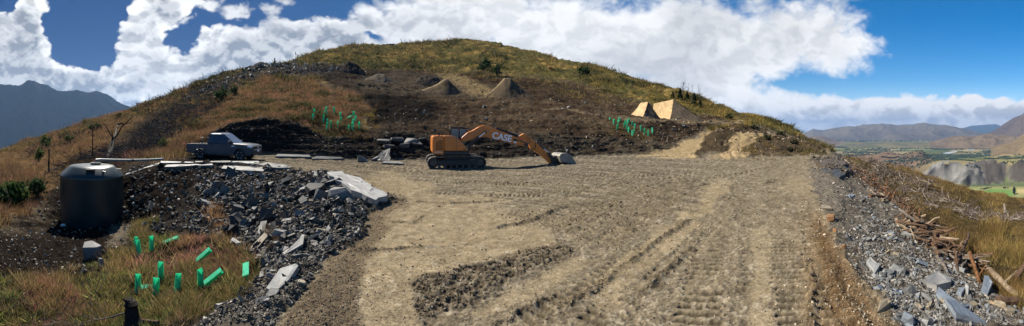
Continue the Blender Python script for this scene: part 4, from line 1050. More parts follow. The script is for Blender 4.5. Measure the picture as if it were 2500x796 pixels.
pixel_slab('rock_slab', [(652,718,.1),(672,722,.06),(728,668,.12),(722,660,.16),(690,675,.14)], SL_RIGHT, 'long pale slab lying on the scree at the pad side', 0.1, 0.16)
boulder('boulder', 668, 722, 30, 16, SL_RIGHT, 'grey stone at the foot of the long pale slab', 12)
boulder('boulder', 735, 694, 22, 9, SL_TAN, 'flat cream stone on the soil right of the long slab', 13)
pixel_slab('rock_slab', [(610,612,.04),(622,618,.04),(655,588,.12),(646,580,.14)], SL_TAN, 'cream faced slab propped in the middle of the rubble', 0.1, 0.2)
pixel_slab('rock_slab', [(745,590,.03),(758,593,.03),(805,566,.10),(800,560,.12)], SL_LEFT, 'pale blade of slate low on the right of the rubble', 0.1, 0.1)
pixel_slab('rock_slab', [(686,622,.05),(697,626,.05),(742,590,.15),(735,586,.15)], SL_PALE, 'thin pale splinter of slate among the rubble', 0.1, 0.08)
pixel_slab('rock_slab', [(622,580,.06),(645,584,.06),(650,558,.2),(634,554,.22)], SL_LEFT, 'tall grey slate plate leaning in the rubble', 0.1, 0.1)
pixel_slab('rock_slab', [(2288,706,.04),(2330,740,.05),(2405,796,.06),(2372,812,.1),(2330,795,.16),(2305,750,.18)], SL_BLUE, 'large blue and white slab on the embankment, tilted to the light', 0.1, 0.14)
pixel_slab('rock_slab', [(2258,690),(2285,676),(2315,690),(2318,702),(2285,712),(2262,704)], SL_PALE, 'flat pale slab above the blue slab on the embankment', 0.12, 0.22)
pixel_slab('rock_slab', [(2392,716,.05),(2408,722,.05),(2412,700,.24),(2400,696,.26)], SL_BLUE, 'upright pale blue slab near the end of the root pile', 0.1, 0.09)
pixel_slab('rock_slab', [(2115,645,.04),(2135,672,.04),(2145,663,.11),(2122,638,.11)], SL_RIGHT, 'grey slab standing on the upper embankment', 0.1, 0.1)
pixel_slab('rock_slab', [(2140,765,.02),(2172,752,.08),(2165,742,.12),(2145,748,.08)], SL_TAN, 'brown grey stone half sunk in the rutted soil', 0.1, 0.16)
pixel_slab('rock_slab', [(2252,768,.03),(2278,792,.05),(2268,796,.1),(2252,778,.1)], SL_PALE, 'cream splinter of rock below the blue slab', 0.08, 0.1)
boulder('boulder', 2026, 540, 20, 18, SL_ORANGE, 'orange stone at the upper edge of the embankment', 15)
boulder('boulder', 2037, 567, 11, 10, SL_ORANGE, 'small ochre stone just below the orange one', 16)
boulder('boulder', 2059, 608, 13, 12, SL_ORANGE, 'small tan stone on the soil edge halfway down', 17)
pixel_slab('rock_slab', [(2000,512),(2030,515),(2024,506),(2004,505)], SL_TAN, 'flat cream stone at the pad edge above the orange one', 0.07, 0.1)
boulder('boulder', 2215, 790, 30, 26, SL_BLUE, 'blue grey stone on the lower embankment', 18)
for pts, lab in [([(1990,398,.1),(2030,392,.3),(2062,402,.2),(2050,416,.1),(2010,412,.1)], 'brown rock ledge capping the far corner of the pad'), ([(2005,418,.1),(2050,414,.25),(2075,424,.1),(2045,434,.0)], 'dark rock ledge under the far corner of the pad'), ([(2040,402,.2),(2070,405,.2),(2085,418,.1),(2062,418,.1)], 'small rock ledge on the outer side of the far corner')]:
    pixel_slab('rock_ledge', pts, SL_DARK if 'dark' in lab else SL_BROWN, lab, 0.2, 0.5, cat='rock')
for k, (x, y, w, h) in enumerate([(935,338,40,14),(965,334,34,12),(1000,336,36,14),(948,352,34,12),(985,348,30,12),(1018,345,26,10),(1030,335,22,9)]):
    b = boulder('boulder', x, y + h, w, h, SL_LEFT if k % 2 == 0 else SL_DARK, ['top left block of the stacked pale rocks behind the excavator', 'pale block second from left atop the stacked rocks', 'wide block at the middle of the stacked rocks', 'grey block below the top left one in the stack', 'grey block low in the middle of the stacked rocks', 'small block low right in the stacked rocks', 'small block nearest the excavator tail atop the rocks'][k], 60 + k)
    b['group'] = 'blocks stacked on the cut behind the excavator'

# ------------------------------------------------------------------ vegetation
M_GRASS = mat_vcol('dry grass', 0.8, 0.35)
M_LEAF = mat_vcol('shrub leaves', 0.6, 0.25)
M_TWIG = mat_vcol('dead twigs', 0.85)
def tufts(name, label, sets, seed, cat='grass', boost=1.0):
    """sets: (mask, tufts, blades, px height lo, hi, colours, spread, lean, width)"""
    rng = np.random.default_rng(seed); VV, CC = [], []
    for mask, n, K, lo, hi, cols, spread, lean, width in sets:
        p, nr, r, c = scatter(mask, n, rng)
        d = np.linalg.norm(p - np.array([0, 0, EYE]), axis=1)
        cl = fbm(p.astype(np.float32) * (np.float32(26.0) / d.astype(np.float32))[:, None] + np.float32(seed * 2), 3) * 0.5 + 0.5
        hgt = (lo + (hi - lo) * np.clip(0.55 * rng.random(n) ** 1.6 + 0.6 * sstep(cl, 0.25, 0.85), 0, 1.1)) * d / F * np.where(cl < 0.32, 0.5, 1.0)
        cols = np.array(cols); wn = (fbm(p.astype(np.float32) * np.float32(0.35) + np.float32(seed), 3) * 0.5 + 0.5) * len(cols) + rng.normal(0, 0.55, n)
        base_c = cols[np.clip(wn.astype(int), 0, len(cols) - 1)]
        o = rng.normal(0, 1, (n, K, 3)); o[..., 2] = 0
        b = p[:, None, :] + o * (spread * hgt)[:, None, None]
        dr = rng.normal(0, lean, (n, K, 3)) + 0.35 * lean * o; dr[..., 2] = np.abs(dr[..., 2]) * 0.2 + 1
        tip = b + dr * (hgt[:, None] * rng.uniform(0.5, 1.15, (n, K)))[..., None]
        sv = rng.normal(0, 1, (n, K, 3)); sv[..., 2] *= 0.2; sv /= np.linalg.norm(sv, axis=-1, keepdims=True)
        sv = sv * (width * hgt)[:, None, None] * rng.uniform(0.6, 1.4, (n, K, 1))
        b0 = b - np.array([0, 0, 1]) * (0.12 * hgt)[:, None, None]
        VV.append(np.stack([b0 - sv, b0 + sv, tip], 2).reshape(-1, 3))
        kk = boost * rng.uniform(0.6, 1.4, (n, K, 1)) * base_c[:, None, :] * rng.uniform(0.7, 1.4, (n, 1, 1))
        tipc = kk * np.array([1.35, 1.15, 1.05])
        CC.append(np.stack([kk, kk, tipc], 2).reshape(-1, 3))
    V = np.vstack(VV); f = np.arange(len(V)).reshape(-1, 3)
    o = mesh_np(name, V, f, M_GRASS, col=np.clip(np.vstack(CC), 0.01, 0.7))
    return tag(o, label, cat, kind='stuff')

PINKS = [(0.19, 0.105, 0.082), (0.17, 0.118, 0.062), (0.125, 0.108, 0.045), (0.085, 0.083, 0.032), (0.15, 0.098, 0.062)]
ORANGE = [(0.17, 0.095, 0.06), (0.155, 0.095, 0.05), (0.19, 0.115, 0.07), (0.12, 0.085, 0.042), (0.085, 0.068, 0.034), (0.20, 0.13, 0.065)]
STRAW = [(0.20, 0.14, 0.07), (0.16, 0.10, 0.055), (0.18, 0.11, 0.065), (0.12, 0.09, 0.045), (0.08, 0.065, 0.035)]
HILLC = [(0.26, 0.185, 0.07), (0.07, 0.064, 0.026), (0.09, 0.078, 0.032), (0.21, 0.15, 0.058), (0.055, 0.055, 0.024), (0.19, 0.135, 0.052), (0.045, 0.045, 0.021), (0.13, 0.102, 0.04)]
GOLD = [(0.23, 0.17, 0.05), (0.175, 0.14, 0.042), (0.085, 0.08, 0.028), (0.13, 0.115, 0.034), (0.06, 0.058, 0.024)]
RIGHTC = [(0.135, 0.088, 0.038), (0.085, 0.067, 0.028), (0.165, 0.113, 0.045), (0.20, 0.155, 0.06), (0.065, 0.056, 0.024), (0.10, 0.067, 0.034)]
DARKS = [(0.045, 0.05, 0.022), (0.06, 0.055, 0.025), (0.035, 0.04, 0.02), (0.075, 0.065, 0.03)]
fgz = Z['front_grass'] * (0.06 + sstep(n_b + 0.7 * n_a, -0.2, 0.35))
tufts('pink_grass', 'pinkish brown grass clumps round the fallen tree guards in the hollow', [(fgz, 2600, 14, 4, 24, PINKS, 0.5, 0.6, 0.055), (Z['front_grass'] * sstep(n_a, 0.0, 0.5), 260, 26, 6, 18, [(0.20, 0.09, 0.075), (0.17, 0.10, 0.08)], 0.7, 0.9, 0.05), (Z['front_grass'] * sstep(n_a, 0.1, -0.4), 260, 22, 5, 16, [(0.12, 0.14, 0.03), (0.07, 0.10, 0.03), (0.16, 0.15, 0.05)], 0.7, 0.9, 0.12), (Z['hollow_soil'] * zone([(340,560),(400,540),(400,590),(330,620)], 10), 120, 18, 8, 22, PINKS, 0.4, 0.4, 0.04), (zone([(600,640),(650,690),(600,720),(560,700)], 10), 160, 18, 8, 20, PINKS, .4, .4, .04),
    (zone([(500,520),(530,505),(540,560),(510,575)], 8) , 60, 18, 6, 18, [(0.16,0.10,0.05)], .4, .5, .04), (zone([(655,570),(680,560),(690,600),(660,620)], 6), 70, 20, 6, 20, [(0.10,0.07,0.045)], .4, .6, .03)], 41, boost=1.45)
tufts('mound_grass', 'rusty orange grass covering the mound above the pickup', [(Z['mound_grass'] * (1 - Z['shoulder']) * (0.06 + sstep(n_a + 0.5 * n_b, -0.35, 0.2)), 8000, 10, 3, 9, ORANGE, 0.55, 0.6, 0.06), (Z['mound_grass'] * sstep(n_a, -0.15, -0.5), 500, 16, 4, 12, DARKS, 0.8, 1.2, 0.15), (Z['mound_grass'] * zone([(740,330),(800,300),(880,300),(890,345),(830,345)], 10), 500, 10, 2, 6, PINKS, .5, .5, .06)], 42, boost=1.2)
left_m = Z['left_slope'] * (0.25 + sstep(n_a, 0.5, -0.3)) * (1 - 0.85 * Z['scrub']) * (1 - 0.9 * Z['shoulder'])
tufts('slope_grass', 'dry straw coloured grass on the slope behind the tank', [(left_m, 7500, 10, 4, 12, STRAW, 0.5, 0.45, 0.045), (left_m * sstep(PY, 400, 440), 900, 16, 10, 24, STRAW + PINKS, 0.5, 0.4, 0.04), (Z['left_slope'] * zone([(280,395),(430,350),(480,330),(440,385),(330,395)], 10), 700, 12, 8, 22, STRAW + PINKS, .5, .4, .04)], 43)
hill = hill * (1 - Z['shoulder'])
hz = hill * (0.4 + 0.6 * sstep(n_c, -0.6, 0.2))
tufts('hill_tussock', 'olive and golden tussock covering the big hill', [(hz * sstep(PX, 1900, 1800) * (0.2 + sstep(n_c, -0.3, 0.3)), 13000, 9, 2, 6.5, HILLC, 0.6, 0.6, 0.10), (hill * sstep(PX, 1250, 1450) * sstep(PX, 2000, 1900), 6500, 9, 2, 7.5, GOLD, 0.6, 0.5, 0.09), (hill * sstep(fbm((flat * np.float32(0.10)) + np.float32(33.0), 3).reshape(shp), -0.1, 0.5), 2600, 18, 3, 9, DARKS, 0.75, 1.1, 0.16), (hill * sstep(ROW, 9.85, 9.97), 3000, 8, 1.5, 4, HILLC, .6, .5, .09),
    (Z['brown'] * zone([(900,165),(1060,170),(1240,188),(1420,210),(1560,255),(1500,262),(1400,240),(1240,205),(1060,180)], 8), 500, 9, 4, 10, HILLC, .6, .5, .09)], 44, boost=1.35)
rgz = Z['right_grass'] * (0.3 + sstep(n_a, 0.5, -0.4))
tufts('embankment_grass', 'brown and golden rough grass on the slope below the embankment', [(rgz, 7500, 11, 2, 9, RIGHTC, 0.6, 0.6, 0.06), (rgz * sstep(PY, 540, 600) * (0.15 + sstep(n_a, 0.2, -0.4)), 1300, 20, 6, 24, RIGHTC, 0.55, 0.5, 0.03), (Z['right_grass'] * zone([(2400,560),(2500,545),(2560,560),(2560,660),(2420,640)], 15) * sstep(n_b, -0.3, 0.3), 200, 20, 10, 26, [(0.20, 0.155, 0.052), (0.165, 0.13, 0.042)], 0.45, 0.3, 0.02)], 45)
tufts('bank_grass', 'grass tufts round the upright tree guards on the right bank', [(zone([(1400,285),(1480,288),(1560,312),(1600,335),(1580,345),(1500,335),(1430,312)], 8), 800, 10, 2, 6, [(0.17, 0.12, 0.045), (0.10, 0.09, 0.03), (0.20, 0.13, 0.06)], 0.5, 0.45, 0.06),
    (zone([(1745,318),(1790,312),(1830,322),(1800,332),(1750,334)], 5), 260, 10, 4, 12, GOLD, 0.5, 0.45, 0.06), (Z['right_bank'] * sstep(n_a, -0.2, 0.4), 400, 9, 3, 8, GOLD, .5, .5, .07), (zone([(905,335),(880,300),(915,280),(930,300)], 6), 80, 10, 4, 10, GOLD, .5, .5, .07)], 46)

def foliage(P, size, cols, rng, mat, name, parent):
    """leaf-sized faces at points"""
    n = len(P)
    a = rng.normal(0, 1, (n, 3)); a /= np.linalg.norm(a, axis=1, keepdims=True)
    b = np.cross(a, rng.normal(0, 1, (n, 3))); b /= np.linalg.norm(b, axis=1, keepdims=True)
    s = size * rng.uniform(0.6, 1.4, (n, 1))
    V = np.stack([P - a * s, P + b * s * 0.5, P + a * s, P - b * s * 0.5], 1).reshape(-1, 3)
    cols = np.array(cols); c = cols[rng.integers(len(cols), size=n)] * rng.uniform(0.6, 1.4, (n, 1))
    return mesh_np(name, V, np.arange(n * 4).reshape(-1, 4), mat, parent, col=np.repeat(c, 4, 0))

GREENS = [(0.035, 0.062, 0.02), (0.055, 0.085, 0.028), (0.025, 0.045, 0.018)]
BARK = mat_plain('grey bark', (0.12, 0.10, 0.08), 0.9, noise=0.4, scale=9)
def bush(name, px, py, wpx, hpx, label, seed, cols=GREENS, kind='round', cat='bush', n=520):
    p, nr = hit(px, py); d = (p - Vector((0, 0, EYE))).length
    w, h = wpx * d / F, hpx * d / F
    rng = np.random.default_rng(seed)
    root = empty(name, p); tag(root, label, cat)
    mb = MB(); Pts = []
    if kind == 'conifer':
        mb.tube([(0, 0, -0.1 * h), (0, 0, h * 0.95)], [0.03 * h, 0.006 * h], 5)
        t = rng.random(n) ** 0.8; a = rng.uniform(0, 6.28, n); tier = np.floor(t * 9) / 9
        rad = w / 2 * (1 - t) * (0.45 + 0.55 * rng.random(n) ** 0.5) * (0.75 + 0.5 * rng.random(9)[np.minimum((tier * 9).astype(int), 8)])
        P = np.stack([rad * np.cos(a), rad * np.sin(a), h * (0.05 + 0.95 * t) - 0.18 * rad], -1)
    else:
        for k in range(6):
            a = rng.uniform(0, 6.28); mb.tube([(0, 0, -0.1 * h), (w * .2 * math.cos(a), w * .2 * math.sin(a), h * .5), (w * .33 * math.cos(a), w * .33 * math.sin(a), h * .8)], [0.03 * h, .02 * h, .006 * h], 4)
        cc = rng.normal(0, 1, (16, 3)); cc /= np.linalg.norm(cc, axis=1, keepdims=True); cc *= rng.uniform(0.35, 0.85, (16, 1))
        P = cc[rng.integers(16, size=n)] + rng.normal(0, 0.17, (n, 3))
        P = P * np.array([w / 2, w / 2, h / 2]) + np.array([0, 0, h * 0.5]); P = P[P[:, 2] > 0]
    mb.build('stem' if kind != 'conifer' else 'trunk', BARK, root)
    foliage(P, max(w, h) * 0.075, cols, rng, M_LEAF, 'crown', root)
    return root
YG = [(0.09, 0.12, 0.03), (0.06, 0.09, 0.025), (0.12, 0.14, 0.035)]
bush('green_bush', 538, 246, 40, 34, 'dark green round bush on the slope above the pickup', 1)
bush('green_bush', 572, 232, 26, 22, 'smaller dark bush just right of the round one on the slope', 2)
bush('conifer_sapling', 670, 160, 10, 18, 'tiny dark conifer on the skyline beside the rock mound', 3, kind='conifer', cat='tree', n=260)
bush('conifer_sapling', 592, 176, 6, 12, 'tiny conifer on the skyline left of the rock mound', 4, kind='conifer', cat='tree', n=160)
bush('green_bush', 112, 360, 34, 34, 'bright green bush at the upper edge of the straw slope', 5, YG)
bush('green_bush', 92, 394, 26, 36, 'green sapling bush standing in the straw grass behind the tank', 6, YG)
bush('green_bush', 28, 505, 90, 66, 'large leafy green bush left of the tank', 7, [(0.05, 0.085, 0.02), (0.03, 0.05, 0.015), (0.08, 0.11, 0.03)], n=1500)
bush('green_bush', 90, 480, 56, 46, 'dark green bush between the leafy bush and the tank', 8, GREENS, n=700)
bush('green_bush', 168, 345, 26, 16, 'low yellow green bush on the skyline of the straw slope', 9, YG)
bush('green_bush', 233, 318, 34, 16, 'dark low bush on the skyline behind the leaning trunk', 10)
bush('green_bush', 398, 362, 26, 26, 'small bright green shrub in the straw grass behind the pickup', 11, YG)
bush('green_bush', 290, 288, 16, 14, 'small dark bush on the left skyline', 12)
bush('green_bush', 1420, 184, 44, 22, 'dark green bush on the golden hillside', 13, n=420)
bush('green_bush', 1542, 209, 14, 14, 'round green bush near the right skyline of the hill', 14, n=260)
bush('green_bush', 1212, 186, 26, 30, 'dark shrub in the gully above the middle dirt jumps', 15, GREENS, n=380)
bush('green_bush', 1180, 172, 40, 30, 'broad dark shrub left of the gully shrub', 16, GREENS, n=420)
bush('red_bush', 1343, 170, 12, 9, 'tiny red bush on the hillside', 17, [(0.20, 0.035, 0.025)], n=160)
DG = [(0.022, 0.035, 0.016), (0.03, 0.045, 0.02), (0.014, 0.024, 0.012)]
for k, (x, y, w, h, lab) in enumerate([(1658, 246, 22, 30, 'dark conifer at the foot of the twiggy dead tree'), (1676, 250, 20, 26, 'dark conifer second from the twiggy dead tree'), (1694, 258, 18, 30, 'dark pointed conifer in the skyline row'), (1708, 262, 16, 18, 'dark low conifer at the end of the skyline row'), (1640, 240, 16, 16, 'low dark conifer at the start of the skyline row')]):
    bush('conifer', x, y, w, h, lab, 20 + k, DG, 'conifer', 'tree', 420)['group'] = 'dark conifers on the right skyline'
for k, (x, y, w, h, lab) in enumerate([(1838, 318, 22, 14, 'dark shrub on the slope above the lower track'), (1900, 332, 30, 14, 'broad dark shrub near the right skyline'), (1870, 340, 20, 12, 'dark shrub beside the lower track end'), (1935, 352, 26, 12, 'dark shrub low on the right shoulder'), (1780, 292, 26, 14, 'dark scrub beside the upper track bend'), (1925, 370, 22, 14, 'green brown shrub on the bank of the lower track')]):
    bush('scrub_bush', x, y, w, h, lab, 40 + k, [(0.05, 0.055, 0.025), (0.035, 0.035, 0.02)], n=360)

def sticks(P0, P1, r0, r1, cols, name, parent=None, mat=None):
    """many thin three-sided sticks as one mesh"""
    P0, P1 = np.asarray(P0), np.asarray(P1); n = len(P0)
    d = P1 - P0; d = d / (np.linalg.norm(d, axis=1, keepdims=True) + 1e-9)
    a = np.cross(d, np.array([0.3, 0.5, 0.81])); a /= np.linalg.norm(a, axis=1, keepdims=True) + 1e-9; b = np.cross(d, a)
    V = np.zeros((n, 6, 3))
    for k in range(3):
        w = 2 * math.pi * k / 3; q = a * math.cos(w) + b * math.sin(w)
        V[:, k] = P0 + q * np.asarray(r0)[:, None]; V[:, 3 + k] = P1 + q * np.asarray(r1)[:, None]
    f = np.array([(0, 1, 4, 3), (1, 2, 5, 4), (2, 0, 3, 5)])
    Fa = (f[None] + (np.arange(n) * 6)[:, None, None]).reshape(-1, 4)
    return mesh_np(name, V.reshape(-1, 3), Fa, mat or M_TWIG, parent, col=np.repeat(np.asarray(cols), 6, 0))

def brush(name, poly, n, lpx, label, seed, cols, rpx=0.5, up=0.35, lift=6):
    rng = np.random.default_rng(seed)
    p, nr, r, c = scatter(zone(poly, 6), n, rng)
    d = np.linalg.norm(p - np.array([0, 0, EYE]), axis=1)[:, None]
    L = lpx * d / F * rng.uniform(0.4, 1.5, (n, 1))
    dr = rng.normal(0, 1, (n, 3)); dr[:, 2] = np.abs(dr[:, 2]) * up; dr /= np.linalg.norm(dr, axis=1, keepdims=True)
    base = p + np.array([0, 0, 1]) * rng.random((n, 1)) ** 2 * lift * d / F
    mid_ = base + dr * L * 0.55; dr2 = dr + rng.normal(0, 0.35, (n, 3)); tip = mid_ + dr2 * L * 0.5
    rr = (rpx * d / F)[:, 0] * rng.uniform(0.6, 1.6, n)
    cc = np.array(cols)[rng.integers(len(cols), size=n)] * rng.uniform(0.5, 1.5, (n, 1))
    o = sticks(np.vstack([base, mid_]), np.vstack([mid_, tip]), np.r_[rr, rr * 0.75], np.r_[rr * 0.75, rr * 0.25], np.vstack([cc, cc]), name)
    return tag(o, label, 'brush', kind='stuff')
GREYT = [(0.09, 0.078, 0.067), (0.06, 0.05, 0.044), (0.14, 0.12, 0.10), (0.035, 0.03, 0.027)]
brush('dead_brush', [(120,430),(200,385),(280,365),(330,385),(300,402),(200,415),(140,450)], 1100, 24, 'grey heap of dead branches on the slope behind the tank', 51, GREYT, 0.55, lift=16)
brush('dead_brush', [(230,405),(330,330),(420,270),(520,235),(560,250),(470,310),(420,340),(350,385),(290,400)], 2600, 18, 'dark tangle of dead scrub on the slope left of the pickup', 52, GREYT, 0.5, 0.9, lift=10)
brush('dead_brush', [(330,270),(450,222),(560,185),(600,180),(580,215),(470,250),(360,290)], 900, 14, 'dead brown scrub along the left skyline', 53, GREYT, 0.45, 0.9, lift=8)
brush('dead_brush', [(60,370),(160,335),(330,290),(330,305),(170,352),(60,392)], 600, 14, 'dark scrub along the top of the straw slope', 54, GREYT, 0.45, 0.9, lift=8)
RG_T = [(0.17, 0.14, 0.12), (0.12, 0.095, 0.085), (0.24, 0.205, 0.175), (0.10, 0.07, 0.05)]
brush('dead_brush', [(2080,395),(2150,412),(2260,448),(2330,500),(2440,525),(2560,520),(2560,545),(2400,540),(2250,505),(2160,455)], 2300, 18, 'grey dead branches strewn over the grassy slope below the embankment', 55, RG_T, 0.5, 0.35, lift=7)
brush('dead_brush', [(2060,400),(2120,432),(2200,488),(2260,530),(2230,535),(2150,480),(2080,425)], 700, 18, 'brown splintered branches along the foot of the embankment', 56, [(0.17, 0.11, 0.07), (0.25, 0.20, 0.15), (0.09, 0.06, 0.04), (0.22, 0.10, 0.05)], 0.8, 0.4, lift=8)
brush('dead_brush', [(1800,300),(1880,320),(1960,350),(2000,365),(1960,365),(1880,350),(1830,330)], 500, 12, 'brown scrub on the right shoulder of the hill', 57, RG_T, 0.45, 0.9, lift=5)
brush('dead_brush', [(900,300),(1080,262),(1300,280),(1420,300),(1300,325),(1060,325),(940,318)], 140, 9, 'pale broken sticks lying on the dug brown slope', 58, [(0.34, 0.28, 0.2), (0.2, 0.16, 0.12)], 0.6, 0.3, lift=2)
brush('dead_brush', [(1600,305),(1800,312),(1800,330),(1700,345),(1620,350)], 110, 10, 'pale broken sticks below the right pair of dirt jumps', 59, [(0.36, 0.3, 0.22), (0.2, 0.16, 0.12)], 0.6, 0.3, lift=2)
brush('dead_brush', [(60,745),(180,735),(270,720),(300,745),(200,790),(80,800)], 60, 60, 'thin dead stalks in the foreground grass by the stump', 60, GREYT, 0.8, 0.5, lift=10)

def wood_mat(name, col): return mat_plain(name, col, 0.8, spec=0.1, noise=0.5, scale=7, bump=0.8)
W_BROWN, W_GREY, W_ORANGE, W_PALE, W_DARK = wood_mat('brown splintered wood', (0.095, 0.058, 0.036)), wood_mat('grey weathered wood', (0.15, 0.125, 0.10)), wood_mat('orange heartwood', (0.14, 0.066, 0.03)), wood_mat('pale stripped wood', (0.21, 0.155, 0.10)), wood_mat('charred dark wood', (0.024, 0.018, 0.014))

def gnarl(p0, p1, r0, r1, rng, bend=0.12, seg=6, n=7):
    p0, p1 = Vector(p0), Vector(p1); L = (p1 - p0).length; pts, rad = [], []
    w = Vector((0, 0, 0))
    for k in range(seg + 1):
        t = k / seg
        if 0 < k: w = w + Vector((rng.uniform(-1, 1), rng.uniform(-1, 1), rng.uniform(-1, 1))) * L * bend / seg
        pts.append(p0.lerp(p1, t) + w); rad.append((r0 + (r1 - r0) * t) * rng.uniform(0.85, 1.2))
    return MB().tube(pts, rad, n)

def root_pile():
    rng = random.Random(77)
    p, _ = hit(2310, 640); root = empty('root_pile', p)
    tag(root, 'reddish brown heap of torn roots and splintered logs below the embankment', 'root pile')
    for k in range(95):
        t = rng.random() ** 0.8
        x = 2190 + 190 * t + rng.uniform(-16, 16); y = 545 + 115 * t + rng.uniform(-20, 16)
        g, _ = hit(x, y); d = g.length
        L = rng.uniform(26, 80) * d / F; up = rng.uniform(-0.2, 0.75)
        a = rng.uniform(-0.6, 0.6) + (0 if rng.random() < 0.6 else 1.5)
        az = (x - 1250) / F; tr = Vector((math.cos(az), -math.sin(az), 0)); aw = Vector((math.sin(az), math.cos(az), 0))
        dr = tr * math.cos(a) * rng.choice((-1, 1, 1)) + aw * math.sin(a) + Vector((0, 0, up - 0.25)); dr.normalize()
        h = rng.random() ** 1.4 * 34 * d / F
        s = g - p + Vector((0, 0, h)) - dr * L * 0.4
        r = rng.uniform(2.0, 5.5) * d / F
        m = rng.choice((W_BROWN, W_BROWN, W_BROWN, W_GREY, W_GREY, W_PALE, W_BROWN, W_DARK))
        gnarl(s, s + dr * L, r, r * rng.uniform(0.25, 0.7), rng, 0.3, 5, 6).build('root', m, root, smooth=True)
root_pile()
def log_thing(name, x0, y0, h0, x1, y1, h1, rpx, mat, label, seed, cat='log', branches=0, taper=0.7):
    rng = random.Random(seed)
    a, _ = hit(x0, y0); b, _ = hit(x1, y1); d = a.length
    a = a + Vector((0, 0, h0 * a.length / F)); b = b + Vector((0, 0, h1 * b.length / F)); r = rpx * d / F
    root = empty(name, a); tag(root, label, cat)
    gnarl((0, 0, 0), b - a, r, r * taper, rng, 0.10, 8, 9).build('trunk', mat, root, smooth=True)
    for k in range(branches):
        t = rng.uniform(0.3, 0.95); s = (b - a) * t
        dr = Vector((rng.uniform(-1, 1), rng.uniform(-1, 1), rng.uniform(0.1, 1))).normalized() * (b - a).length * rng.uniform(0.12, 0.35)
        gnarl(s, s + dr, r * 0.4, r * 0.1, rng, 0.2, 4, 5).build('branch', mat, root, smooth=True)
    return root
log_thing('log', 2408, 664, 10, 2488, 725, 6, 8, W_PALE, 'pale split log lying at the right end of the root pile', 1, branches=1)
log_thing('log', 2432, 742, 5, 2510, 735, 5, 11, W_BROWN, 'thick brown log at the bottom right edge of the picture', 2, branches=2)
log_thing('log', 2475, 690, 10, 2520, 660, 40, 7, W_BROWN, 'brown rotten log rising at the right edge behind the split log', 3)
log_thing('log', 2366, 652, 36, 2392, 690, 4, 4.5, W_ORANGE, 'bright orange broken root at the end of the root pile', 4, branches=1)
log_thing('log', 2330, 660, 4, 2370, 605, 30, 7, W_BROWN, 'dark brown log leaning over the root pile', 5)
log_thing('log', 2285, 630, 4, 2318, 678, 2, 4, W_GREY, 'thin grey pole lying on the stones beside the root pile', 6)
log_thing('log', 2412, 740, 4, 2470, 762, 2, 4, W_PALE, 'short pale stick near the thick brown log', 7)
log_thing('log', 2152, 493, 4, 2190, 470, 6, 3, W_PALE, 'pale curved branch at the top of the embankment foot', 8)
log_thing('stump', 2120, 480, 0, 2190, 490, 10, 5, W_ORANGE, 'torn orange stump on the upper foot of the embankment', 9, cat='stump', branches=5)
log_thing('log', 2330, 512, 3, 2420, 492, 16, 1.2, W_GREY, 'thin bare branch standing out of the dead brush on the right slope', 10, branches=3)
log_thing('stump', 2452, 522, 0, 2450, 520, 22, 4, W_GREY, 'grey stump on the crest of the right slope', 11, cat='stump')
# foreground stump with its trailing branch
log_thing('stump', 326, 812, -6, 316, 800, 66, 27, W_DARK, 'charred broken stump at the bottom edge in the grass', 12, cat='stump', branches=5, taper=0.55)
log_thing('log', 318, 800, 40, 190, 800, 6, 2.2, W_GREY, 'thin grey branch arching left from the charred stump', 13, branches=4, taper=0.4)
log_thing('log', 330, 795, 10, 386, 806, 8, 7, W_BROWN, 'short brown log right of the charred stump', 14)
log_thing('dead_tree', 262, 392, 0, 286, 362, 62, 7, W_DARK, 'leaning dead tree trunk on the slope behind the tank', 15, cat='tree', branches=4, taper=0.35)
log_thing('dead_tree', 118, 420, 0, 120, 418, 52, 2.5, W_DARK, 'short dead stem standing in the straw grass behind the tank', 16, cat='tree', branches=2)
log_thing('dead_tree', 222, 392, 0, 222, 390, 70, 2.2, W_DARK, 'dead bare sapling standing left of the leaning trunk', 17, cat='tree', branches=5, taper=.3)
log_thing('log', 78, 690, 3, 122, 672, 3, 3, W_GREY, 'grey plank of wood lying on the soil edge in the hollow', 18)
for k, (x, y, h, w, lab) in enumerate([(1665, 240, 40, 1.0, 'twiggy dead tree above the right dirt jumps'), (1678, 246, 42, 0.6, 'thin dead pole left of the skyline snags'), (1688, 250, 46, 0.6, 'thin bare snag in the middle of the skyline'), (1704, 258, 50, 0.7, 'tallest bare snag on the right skyline'), (1214, 178, 22, 1.2, 'dead grey stub on the hill above the middle jump')]):
    log_thing('dead_snag', x, y, 0, x + 1, y - 0.5, h, w, W_GREY, lab, 100 + k, cat='tree', branches=22 if k == 0 else 8, taper=0.25)

